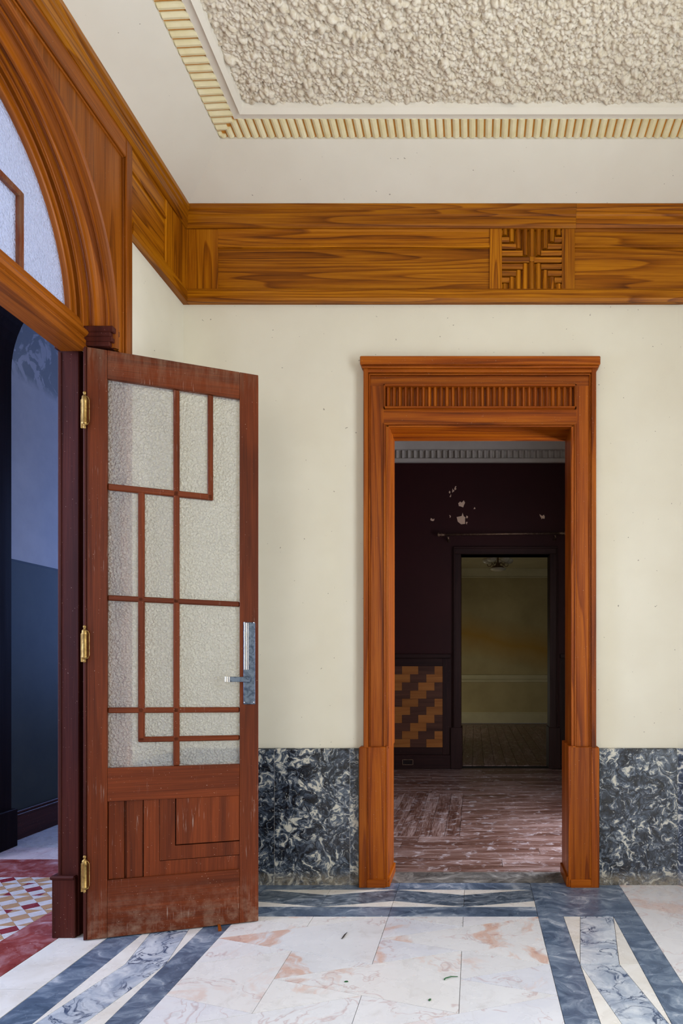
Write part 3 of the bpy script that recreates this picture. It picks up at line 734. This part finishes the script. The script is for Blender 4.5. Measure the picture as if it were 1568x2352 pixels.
pn(U[0], U[1], 1.393, 1.849); pn(U[1], U[2], 1.393, 1.849)
pn(U[0], U[1], .930, 1.393); pn(U[1], U[2], .930, 1.393); pn(U[2], U[4], .930, 1.393)
pn(U[1], U[2], .808, .930); pn(U[2], U[4], .808, .930); pn(U[2], U[4], GB, .808)
bm = prism_bm([(U[0], .930), (U[1], .930), (U[1], .808), (U[2], .808), (U[2], GB), (U[0], GB)], 'Y', .0185, .0235); taper(link('glass_pane', bm, M['pane'], door))
# stepped lower panel
dbox('panel_back', .077, .590, PB, RB, .024, TH-.004, mat=dz_, c=0)
dbox('panel_board', .079, .137, PB, RB, .012, .026); dbox('panel_board', .147, .208, PB, RB, .0095, .026)
for (u0, u1, v0, v1, v2, d) in ((.212, .271, PB, .296, RB, .009), (.2735, .331, .298, .357, RB, .0065)):
    bm = prism_bm([(u0, v0), (.5895, v0), (.5895, v1-.001), (u1+.001, v1-.001), (u1+.001, v2), (u0, v2)], 'Y', d, .026)
    taper(link('panel_board', bm, dz_, door))
dbox('panel_board', .3375, .5895, .361, RB, .0030, .026)
# hinge edge bead
bm = bmesh.new(); tube_bm([(-.004, .006, 0), (-.004, .006, LT)], .0065, 10, bm); box_bm(-.012, .004, .012, TH, 0, LT, .002, bm)
taper(link('hinge_edge_bead', bm, W('jamb', 'Z'), door))
for zc_ in (2.158, 1.209, .275):
    hg = link('hinge', lathe_bm([(.0001, -.076), (.005, -.073), (.0062, -.068), (.0045, -.063), (.0035, -.061), (.009, -.058), (.0115, -.055), (.0115, -.049), (.0105, -.047), (.0105, .036), (.0115, .038), (.0115, .046), (.0105, .049), (.0108, .054), (.0085, .059), (.004, .061), (.004, .064), (.0062, .069), (.0062, .073), (.004, .077), (.0001, .078)], (-.002, -.010, zc_), 16), M['brass'], door, True)
    link('spring_loop', tube_bm([(.002, -.018, zc_+.058), (.012, -.016, zc_+.052), (.0155, -.015, zc_+.042), (.0155, -.015, zc_-.044), (.012, -.016, zc_-.056), (.002, -.018, zc_-.060)], .0017, 6), M['brass'], hg, True)
    box('hinge_plate', -.017, -.004, -.006, -.002, zc_-.072, zc_+.045, M['brass'], hg, .001)
# handle
hp = dbox('handle_plate', .606, .654, .955, 1.315, -.005, 0, M['chrome'], None, .0015); hp.name = 'handle_plate'
for u0, u1 in ((.6085, .6125), (.6150, .6210), (.6235, .6275)):
    taper(link('plate_rib', box_bm(u0, u1, -.0085, -.004, 1.106, 1.313, .001), M['chrome_bright'], hp))
for u, v in ((.6105, .962), (.6495, .962), (.6105, 1.308), (.6495, 1.308)): taper(link('screw', lathe_bm([(.0001, 0), (.0028, .0), (.0028, .002), (.0015, .003)], (0, 0, 0), 10), M['chrome_bright'], hp)).matrix_local = Matrix.Translation((u, -.005, v)) @ Matrix.Rotation(PI/2, 4, 'X')
lv = dbox('handle_lever', .546, .634, 1.054, 1.076, -.044, -.030, M['chrome'], None, .0015)
for u0, u1 in ((.533, .5375), (.5385, .5465), (.5480, .5530)): taper(link('lever_rib', box_bm(u0, u1, -.046, -.029, 1.053, 1.077, .001), M['chrome_bright'], lv))
taper(link('lever_neck', tube_bm([(.624, 0, 1.065), (.624, -.036, 1.065)], .008, 12), M['chrome'], lv, True))

# ------------------------------------------------------------------ hall beyond the arched doorway
fh = tag(box('floor', -4.2, -1.716, -1.3, 7.2, -.12, -.004, M['grout']), 'hall floor with red borders and mosaic of tan, white and red tiles', 'floor')
def ht(p, m, n='floor_tile'): tile(p, M[m], n, .0005, 0, fh)
for y0, y1 in ((2.9, 3.495), (2.3, 2.9), (1.5, 2.3), (.5, 1.5)): ht([(-1.93, y0), (-1.717, y0), (-1.717, y1), (-1.93, y1)], 'red', 'border_slab')
for x0, x1 in ((-2.3, -1.717), (-2.9, -2.3), (-4.2, -2.9)): ht([(x0, 3.495), (x1, 3.495), (x1, 3.813), (x0, 3.813)], 'red', 'border_slab')
for x0, x1 in ((-2.20, -1.60), (-2.56, -2.20), (-2.93, -2.56)): ht([(x0, 3.813), (x1, 3.813), (x1, 4.054), (x0, 4.054)], 'pinkslab', 'threshold_slab')
for i in range(4):
    for j in range(9):
        x0, y0 = -2.93+i*.36, 4.054+j*.36
        if i == 1 and j == 0: ht([(x0, y0), (x0+.22, y0), (x0+.36, y0+.22), (x0+.36, y0+.36), (x0, y0+.36)], 'tilewhite'); ht([(x0+.22, y0), (x0+.36, y0), (x0+.36, y0+.22)], 'tilered')
        else: ht([(x0, y0), (x0+.36, y0), (x0+.36, y0+.36), (x0, y0+.36)], 'tilewhite')
T = .184; q = .046
for a in range(5):                      # mosaic rows of square tiles, each with diagonal squares cut at the tile edge
    for b in range(5):
        x1 = -1.93-a*T; x0 = x1-T; y1 = 3.495-.09-b*T+T; y0 = y1-T
        redtile = (a+b) % 2 == 0
        for u in range(-1, 6):
            for v in range(-1, 6):
                if (u+v) % 2: continue
                cxm, cym = x0+u*q, y0+v*q
                p = [(cxm-q, cym), (cxm, cym-q), (cxm+q, cym), (cxm, cym+q)]
                p = clip(p, 0, x0, False); p = clip(p, 0, x1, True) if len(p) > 2 else p
                p = clip(p, 1, y0, False) if len(p) > 2 else p; p = clip(p, 1, min(y1, 3.495), True) if len(p) > 2 else p
                if len(p) < 3 or area(p) < 1e-4: continue
                dg = (u-v)//2; white = ((u+b) % 2 == 0)
                m_ = 'tilewhite' if white else ('tilered' if redtile and (u-v) % 4 == 0 else 'tiletan')
                if a > 3 or b > 4: continue
                ht(p, m_, 'mosaic_piece')
ht([(-4.2, 1.0), (-1.93, 1.0), (-1.93, 3.495-.09-4*T), (-4.2, 3.495-.09-4*T)], 'tiletan'); ht([(-4.2, 3.495-.09-4*T), (-1.93-4*T, 3.495-.09-4*T), (-1.93-4*T, 3.495), (-4.2, 3.495)], 'tiletan')
# arch wall across the hall
AX, AR, AZ = -2.21, .65, 2.92
hole = [(AX+AR*math.cos(PI*i/32), AZ+AR*math.sin(PI*i/32)) for i in range(33)]
o2 = [(-1.30, 0), (-1.30, 4.0), (-4.2, 4.0), (-4.2, 0), (AX-AR, 0)] + hole[::-1] + [(AX+AR, 0)]
bm = prism_bm(o2, 'Y', 3.813, 4.054); tag(link('wall_hall_arch', bm, M['hall_plain']), 'pale hall wall with a round arched opening', 'wall')
ha = tag(empty('trim_5'), 'near black wooden lining of the round hall arch', 'arch lining')
bm = bmesh.new(); prs = []
for R, y in ((AR+.05, 3.80), (AR+.05, 3.79), (AR-.004, 3.79), (AR-.014, 3.80), (AR-.014, 4.066), (AR-.004, 4.076), (AR+.05, 4.076)):
    p = [(AX+R, 0)]+[(AX+R*math.cos(PI*i/36), AZ+R*math.sin(PI*i/36)) for i in range(37)]+[(AX-R, 0)]
    prs.append([bm.verts.new((x, y, z)) for x, z in p])
for i in range(len(prs)-1):
    for k in range(len(prs[0])-1): bm.faces.new((prs[i][k], prs[i][k+1], prs[i+1][k+1], prs[i+1][k]))
link('arch_lining', bm, W('lining', 'Z'), ha)
box('lining_plinth', AX-AR-.02, AX-AR+.034, 3.76, 4.095, 0, .232, W('lining', 'Z'), ha, .004); box('lining_plinth', AX+AR-.034, AX+AR+.02, 3.76, 4.095, 0, .232, W('lining', 'Z'), ha, .004)
tag(box('wall_corridor_left', -3.1, -2.93, 4.054, 7.2, 0, 4.0, M['hall'], None, 0), 'corridor wall, lavender above and dark green below', 'wall')
bm = bmesh.new()
for a in ((-3.1, -2.8, 0, 4), (-1.6, -1.3, 0, 4), (-2.8, -1.6, 0, .9), (-2.8, -1.6, 2.9, 4)): box_bm(a[0], a[1], 7.0, 7.15, a[2], a[3], 0, bm)
tag(link('wall_corridor_end', bm, M['hall_plain']), 'far end wall of the corridor behind the arch', 'wall')
b2 = tag(empty('baseboard_corridor'), 'dark mahogany skirting along the green corridor wall', 'baseboard')
box('skirting_board', -2.93, -2.912, 4.08, 7.2, 0, .150, W('jamb', 'Y'), b2, .002); box('skirting_moulding', -2.93, -2.906, 4.08, 7.2, .150, .166, W('jamb', 'Y'), b2, .004); box('skirting_cap', -2.93, -2.916, 4.08, 7.2, .166, .184, W('jamb', 'Y'), b2, .004)
bm = bmesh.new()
for a in ((-1.45, .55, 0, 4), (2.65, 3.9, 0, 4), (.55, 2.65, 0, .8), (.55, 2.65, 3.4, 4)): box_bm(-4.35, -4.2, a[0], a[1], a[2], a[3], 0, bm)
tag(link('wall_hall_side', bm, M['hall_plain']), 'hall wall with a tall window, out of the picture', 'wall')
bm = bmesh.new()
for a in ((-4.35, -3.7, 0, 4), (-2.1, -1.716, 0, 4), (-3.7, -2.1, 0, .7), (-3.7, -2.1, 3.1, 4)): box_bm(a[0], a[1], -1.45, -1.3, a[2], a[3], 0, bm)
tag(link('wall_hall_end', bm, M['hall_plain']), 'near hall wall with an opening for the added light, out of the picture', 'wall')
tag(box('ceiling', -4.35, -1.3, 3.7, 7.35, 4.0, 4.1, M['hall_plain'], None, 0), 'plain pale ceiling over the corridor', 'ceiling')

# ------------------------------------------------------------------ second room through the doorway
Y2 = 7.09
def x2(px): return (px-VX)*Y2/F
def z2(py): return H+(VY-py)*Y2/F
bm = bmesh.new()
DX0, DX1, DZ = -.149, .802, 2.288
for a in ((-1.3, DX0, 0, 3.75), (DX1, 2.3, 0, 3.75), (DX0, DX1, DZ, 3.75)): box_bm(a[0], a[1], Y2, Y2+.2, a[2], a[3], 0, bm)
w2 = tag(link('wall_second_room', bm, M['maroon']), 'dark maroon wall with flaked paint beyond the doorway', 'wall')
def chip(px, py, r, n=7, seed=0):
    rr = random.Random(seed); c = (x2(px), z2(py))
    p = [(c[0]+r*q_*math.cos(2*PI*(i+.3*q_)/n), c[1]+r*q_*1.15*math.sin(2*PI*(i+.3*q_)/n)) for i, q_ in enumerate(rr.choice((.35, .6, .9, 1.25)) for _ in range(n))]
    p = [(c[0]+(a-c[0])*1.5, c[1]+(b-c[1])*1.5) for a, b in p]; prism('paint_chip', p, 'Y', Y2-.0012, Y2+.001, M['chip'], w2)
for i, (px, py, r) in enumerate(((1060, 1157, .020), (1062, 1189, .034), (1073, 1187, .012), (1033.5, 1186, .008), (994, 1195, .016), (1244.5, 1188, .022), (1045, 1121, .012), (1039.5, 1128, .013), (1032, 1131.5, .010), (1071, 1201, .008), (1034.5, 1139, .007), (1089, 1168, .006))): chip(px, py, r, 9, i)
c2 = tag(empty('trim_6'), 'grey plaster cornice with a row of dentils above the maroon wall', 'cornice')
box('cornice_fillet', -1.3, 2.3, Y2-.045, Y2, z2(1064), z2(1055), M['cornice'], c2, .004)
box('dentil_back', -1.3, 2.3, Y2-.015, Y2, z2(1055), z2(1037), M['cornice'], c2, 0)
pd = 13.35*Y2/F
for i in range(36):
    x = x2(896)+i*pd; prism('dentil', [(x, Y2-.012), (x, Y2-.042), (x+pd*.15, Y2-.06), (x+pd*.5, Y2-.05), (x+pd*.58, Y2-.012)], 'Z', z2(1055), z2(1038), M['cornice'], c2)
prism('cornice_slope', [(Y2, z2(1038)), (Y2-.075, z2(1038)+.006), (Y2-.11, 3.47), (Y2-.11, 3.50), (Y2, 3.50)], 'X', -1.3, 2.3, M['cornice'], c2)
box('cornice_edge', -1.3, 2.3, Y2-.14, Y2-.11, 3.485, 3.50, M['cornice'], c2, .003)
tag(box('ceiling', -1.3, 2.45, 3.6, 7.3, 3.50, 3.75, M['ceil2'], None, 0), 'grey stucco ceiling of the dark second room', 'ceiling')
tag(box('wall_second_room_left', -1.32, -1.2, 3.6, 7.2, 0, 3.6, M['maroon'], None, 0), 'maroon side wall of the second room', 'wall')
bm = bmesh.new()
for a in ((3.6, 3.8, 0, 3.6), (4.5, 7.2, 0, 3.6), (3.8, 4.5, 0, .3), (3.8, 4.5, 2.1, 3.6)): box_bm(1.35, 1.46, a[0], a[1], a[2], a[3], 0, bm)
tag(link('wall_second_room_right', bm, M['maroon']), 'maroon wall with a small window, out of the picture', 'wall')
# inner doorway casing
d2 = tag(empty('trim_7'), 'dark brown casing of the far inner doorway', 'door casing')
dkz, dkx = W('dark', 'Z'), W('dark', 'X')
zo = z2(1258)
for xo, xi, s_ in ((x2(1041.5), DX0+.002, -1), (x2(1279), DX1-.002, 1)):
    box('casing_upright', xo, xi, Y2-.035, Y2+.21, .43, DZ-.0005, dkz, d2, .003); box('casing_bead', xo, xo-s_*.015, Y2-.05, Y2, .43, zo-.016, dkz, d2, .003)
    box('casing_plinth', xo+s_*.03, xi-s_*.012, Y2-.055, Y2+.21, 0, .438, dkz, d2, .003)
box('casing_head', x2(1041.5), x2(1279), Y2-.035, Y2+.21, DZ, zo, dkx, d2, .003); box('casing_bead', x2(1041.5), x2(1279), Y2-.05, Y2, zo-.015, zo+.003, dkx, d2, .003)
# wainscot with stepped parquet blocks
wn = tag(empty('trim_8'), 'dark wainscot inlaid with stepped tan and brown wooden blocks', 'wainscot')
ZR0, ZR1 = z2(1512), z2(1502)
for x0, x1 in ((-1.2, x2(1036)), (x2(1285), 1.35)):
    box('wainscot_rail', x0, x1, Y2-.045, Y2, ZR0, ZR1, dkx, wn, .004); box('wainscot_base', x0, x1, Y2-.04, Y2, 0, z2(1733), dkx, wn, .003)
    box('wainscot_board', x0, x1, Y2-.012, Y2, z2(1733), ZR0, dkz, wn, 0)
bu = 18.57*Y2/F; RX, ZT2 = x2(1016.3), z2(1530.2)
box('wainscot_stile', RX, x2(1036), Y2-.022, Y2, z2(1733), ZR0, dkz, wn, .002)
box('wainscot_field', -1.2, RX, Y2-.020, Y2, ZT2, ZR0, dkx, wn, .002); box('wainscot_field', -1.2, RX, Y2-.020, Y2, z2(1733), ZT2-10*bu, dkx, wn, .002)
for r in range(10):
    c = 0
    while c < 8:
        ph = (c-r) % 4; tan = ph in (3, 0); ln = 1
        while c+ln < 8 and ln < 2 and (((c+ln-r) % 4) in (3, 0)) == tan: ln += 1
        x1 = RX-c*bu; x0 = x1-ln*bu; z1 = ZT2-r*bu
        box('parquet_block', x0+.0006, x1-.0006, Y2-.024-random.uniform(0, .001), Y2-.010, z1-bu+.0006, z1-.0006, M['block_tan'] if tan else M['block_dark'], wn, 0)
        c += ln
vg = tag(empty('wall_vent'), 'small black slotted vent grille low in the dark wainscot plinth', 'vent', None)
vx0, vx1, vz0, vz1 = x2(924.5), x2(949.5), z2(1755.5), z2(1743)
for a in ((vx0, vx1, vz0, vz0+.006), (vx0, vx1, vz1-.006, vz1), (vx0, vx0+.006, vz0, vz1), (vx1-.006, vx1, vz0, vz1)): box('grille_frame', a[0], a[1], Y2-.049, Y2-.039, a[2], a[3], M['rod'], vg, 0)
for i in range(7): xx = vx0+.008+i*(vx1-vx0-.016)/6; box('grille_bar', xx-.003, xx+.003, Y2-.047, Y2-.039, vz0, vz1, M['black'], vg, 0)
# curtain rod
cr = tag(empty('curtain_rod', (0, 0, 0)), 'thin dull brass curtain rod with turned finials over the inner doorway', 'curtain rod', None)
rx0, rx1, rz, ry = x2(1013)*.985, x2(1292)*.985, z2(1226.5)-.02, Y2-.10
link('rod', tube_bm([(rx0, ry, rz-.008), (rx1, ry, rz+.008)], .011, 10), M['rod'], cr, True)
for x, s_, dz in ((rx0, -1, -.008), (rx1, 1, .008)):
    link('finial', tube_bm([(x-s_*.04, ry, rz+dz), (x, ry, rz+dz), (x+s_*.01, ry, rz+dz), (x+s_*.03, ry, rz+dz), (x+s_*.045, ry, rz+dz)], [.011, .020, .012, .026, .016], 10), M['rod'], cr, True)
    link('bracket', tube_bm([(x-s_*.075, ry, rz+dz-.022), (x-s_*.075, ry-.001, rz+dz-.042), (x-s_*.075, Y2-.03, rz+dz-.045), (x-s_*.075, Y2, rz+dz-.045)], [.018, .012, .010, .022], 8), M['rod'], cr, True)
# plank floor of the second room
f2 = tag(box('floor', -1.32, 2.3, 3.572, 7.25, -.12, -.010, M['black'], None, 0), 'dusty worn plank floor of the second room', 'floor')
def plank(poly, ax): 
    if len(poly) > 2 and area(poly) > 1e-3: prism('plank', shrink(poly, .0012), 'Z', -.03, -.004+random.uniform(-.001, .001), W('plank', ax), f2)
ys = [3.575, 3.69, 3.81, 3.93, 4.06, 4.19, 4.33]
for i in range(len(ys)-1):
    cut = random.uniform(-.5, .8)
    plank([(-1.2, ys[i]), (cut, ys[i]), (cut, ys[i+1]), (-1.2, ys[i+1])], 'X'); plank([(cut, ys[i]), (1.35, ys[i]), (1.35, ys[i+1]), (cut, ys[i+1])], 'X')
for i in range(11):
    x0 = -1.2+i*.1; plank([(x0, 4.33), (x0+.1, 4.33), (x0+.1, 5.75), (x0, 5.75)], 'Y')
for i in range(-8, 13):
    y0 = 4.33+i*.13; p = [(-.1, y0), (1.35, y0+.55), (1.35, y0+.68), (-.1, y0+.13)]
    p = clip(p, 1, 4.33, False); p = clip(p, 1, 5.75, True) if len(p) > 2 else p
    plank(p, 'X')
for i in range(10):
    y0 = 5.75+i*.134; cut = random.uniform(-.6, .9)
    plank([(-1.2, y0), (cut, y0), (cut, y0+.134), (-1.2, y0+.134)], 'X'); plank([(cut, y0), (1.35, y0), (1.35, y0+.134), (cut, y0+.134)], 'X')

# ------------------------------------------------------------------ third room
Y3 = 12.27
def x3(px): return (px-VX)*Y3/F
def z3(py): return H+(VY-py)*Y3/F
tag(box('wall_third_room', -1.6, 3.2, Y3, Y3+.15, 0, 3.2, M['room3'], None, 0), 'stained olive cream wall of the farthest room', 'wall')
t3 = tag(empty('trim_9'), 'cream dado rail, skirting and crown moulding of the farthest room', 'moulding')
m3 = M['room3_trim']
box('dado_rail', -1.6, 3.2, Y3-.03, Y3, z3(1559), z3(1550), m3, t3, .005); box('dado_rail_lip', -1.6, 3.2, Y3-.045, Y3, z3(1566.5), z3(1561), m3, t3, .006); box('dado_rail_fillet', -1.6, 3.2, Y3-.015, Y3, z3(1561), z3(1559), m3, t3, 0)
box('skirting', -1.6, 3.2, Y3-.03, Y3, 0, z3(1638), m3, t3, .004); box('skirting_cap', -1.6, 3.2, Y3-.022, Y3, z3(1638), z3(1635.5), m3, t3, .003)
box('crown_fillet', -1.6, 3.2, Y3-.04, Y3, z3(1327.5), z3(1324.5), m3, t3, .004)
prism('crown_cove', [(Y3, z3(1324.5)), (Y3-.03, z3(1324.5)), (Y3-.10, z3(1308)), (Y3-.10, z3(1306)), (Y3, z3(1306))], 'X', -1.6, 3.2, m3, t3)
tag(box('ceiling', -1.75, 3.3, 7.29, Y3+.15, z3(1306.5), 3.3, M['room3_trim'], None, 0), 'dim cream ceiling of the farthest room', 'ceiling')
bm = bmesh.new()
for a in ((7.29, 10.2, 0, 3.2), (11.6, Y3+.1, 0, 3.2), (10.2, 11.6, 0, .15), (10.2, 11.6, 1.15, 3.2)): box_bm(-1.5, -1.35, a[0], a[1], a[2], a[3], 0, bm)
tag(link('wall_third_room_left', bm, M['room3']), 'olive wall with the window of the farthest room', 'wall')
tag(box('wall_third_room_right', 3.0, 3.15, 7.29, Y3+.1, 0, 3.2, M['room3'], None, 0), 'olive side wall of the farthest room', 'wall')
f3 = tag(box('floor', -1.75, 3.2, 7.25, Y3+.1, -.12, -.012, M['black'], None, 0), 'narrow dark floorboards of the farthest room', 'floor')
for i in range(24):
    x0 = -.9+i*.125; plankp = [(x0, 7.3), (x0+.125, 7.3), (x0+.125-.0, 11.9), (x0, 11.9)]
    prism('plank', shrink(plankp, .002), 'Z', -.03, -.004, W('plank', 'Y'), f3)
for i in range(3): prism('plank', shrink([(-1.35, 11.9+i*.12), (3, 11.9+i*.12), (3, 12.02+i*.12), (-1.35, 12.02+i*.12)], .002), 'Z', -.03, -.004, W('plank', 'X'), f3)
# ceiling lamp with opal bowls
CY = 9.7; CX = (1143-VX)*CY/F; kz = lambda py: H+(VY-py)*CY/F
lamp = tag(empty('chandelier', (CX, CY, kz(1309))), 'small chandelier with opal glass shades in the farthest room', 'chandelier', None)
link('bowl', lathe_bm([(.0001, -.024), (.04, -.022), (.08, -.014), (.108, -.002), (.117, .012), (.115, .024), (.095, .026)], (0, 0, 0), 28), M['globe'], lamp, True)
link('body', lathe_bm([(.10, .024), (.098, .034), (.075, .055), (.04, .066), (.022, .09), (.012, .12), (.012, .42), (.05, .43), (.055, .46)], (0, 0, 0), 20), M['rod'], lamp, True)
for i in range(5):
    a = 2*PI*i/5+.32; ca, sa = math.cos(a), math.sin(a)
    am = link('arm', tube_bm([(ca*r, sa*r, z) for r, z in ((.03, .085), (.055, .105), (.085, .10), (.098, .075), (.118, .055), (.145, .058), (.16, .075), (.163, .095))], .0055, 7), M['rod'], lamp, True)
    link('shade', lathe_bm([(.018, .092), (.03, .095), (.055, .108), (.070, .128), (.074, .146), (.066, .166), (.050, .176), (.046, .172)], (ca*.163, sa*.163, 0), 20), M['globe'], lamp, True)

# ------------------------------------------------------------------ windows of the rooms (out of the picture)
def window(nm, label, axis, pos, a0, a1, z0, z1, na, nz):
    r = tag(empty(nm), label, 'window'); t = .05
    def b(n, p0, p1, q0, q1):
        if axis == 'X': box(n, pos-.03, pos+.03, p0, p1, q0, q1, M['white_mould'], r, .003)
        else: box(n, p0, p1, pos-.03, pos+.03, q0, q1, M['white_mould'], r, .003)
    b('frame', a0, a0+t, z0, z1); b('frame', a1-t, a1, z0, z1); b('frame', a0+t, a1-t, z0, z0+t); b('frame', a0+t, a1-t, z1-t, z1)
    for i in range(1, na): x = a0+(a1-a0)*i/na; b('glazing_bar', x-.015, x+.015, z0+t, z1-t)
window('window_1', 'tall white framed window of the marble floored room', 'X', 1.75, .3, 1.6, .25, 2.95, 2, 1)
window('window_2', 'wide white framed window behind the viewer', 'Y', -2.64, -1.6, .1, .7, 3.2, 3, 1)

# ------------------------------------------------------------------ litter on the floor
def fp(px, py): Y = H*F/(py-VY); return ((px-VX)*Y/F, Y)
x, y = fp(503, 2134); sp = prism('wood_splinter', [(-.030, -.006), (.026, -.008), (.032, .002), (-.026, .007)], 'Z', 0, .010, W('casing', 'X')); sp.location = (x, y, .0008); sp.rotation_euler = (0, 0, math.radians(118))
tag(sp, 'short reddish wood splinter lying under the open door edge', 'splinter', None)
x, y = fp(791.5, 2150); o = link('twig', tube_bm([(-.006, -.035, .003), (-.003, -.012, .003), (-.001, .008, .003), (.004, .032, .003)], [.0012, .003, .0026, .0008], 6), M['twig']); o.location = (x, y, 0)
tag(o, 'thin dark twig on the pink marble in front of the end wall', 'twig', None)
x, y = fp(1037, 2248); o = link('leaf_stalk', tube_bm([(-.026, -.012, .003), (-.022, -.004, .004), (-.002, .006, .005), (.022, .010, .003)], [.003, .0022, .002, .0012], 6), M['leaf']); o.location = (x, y, 0)
tag(o, 'curved green stalk scrap on the pale marble tile', 'leaf', None)
for i, (px, py, lab) in enumerate(((795, 2255.5, 'tiny green leaf scrap on the orange veined triangular tile'), (986.5, 2297.5, 'tiny bluish green flake near the curved stalk'))):
    x, y = fp(px, py); o = prism('leaf_scrap', [(-.007, -.003), (0, -.004), (.007, -.001), (.004, .004), (-.004, .003)], 'Z', 0, .0025, M['leaf']); o.location = (x, y, .0006); o.rotation_euler = (0, 0, i)
    tag(o, lab, 'leaf', None)
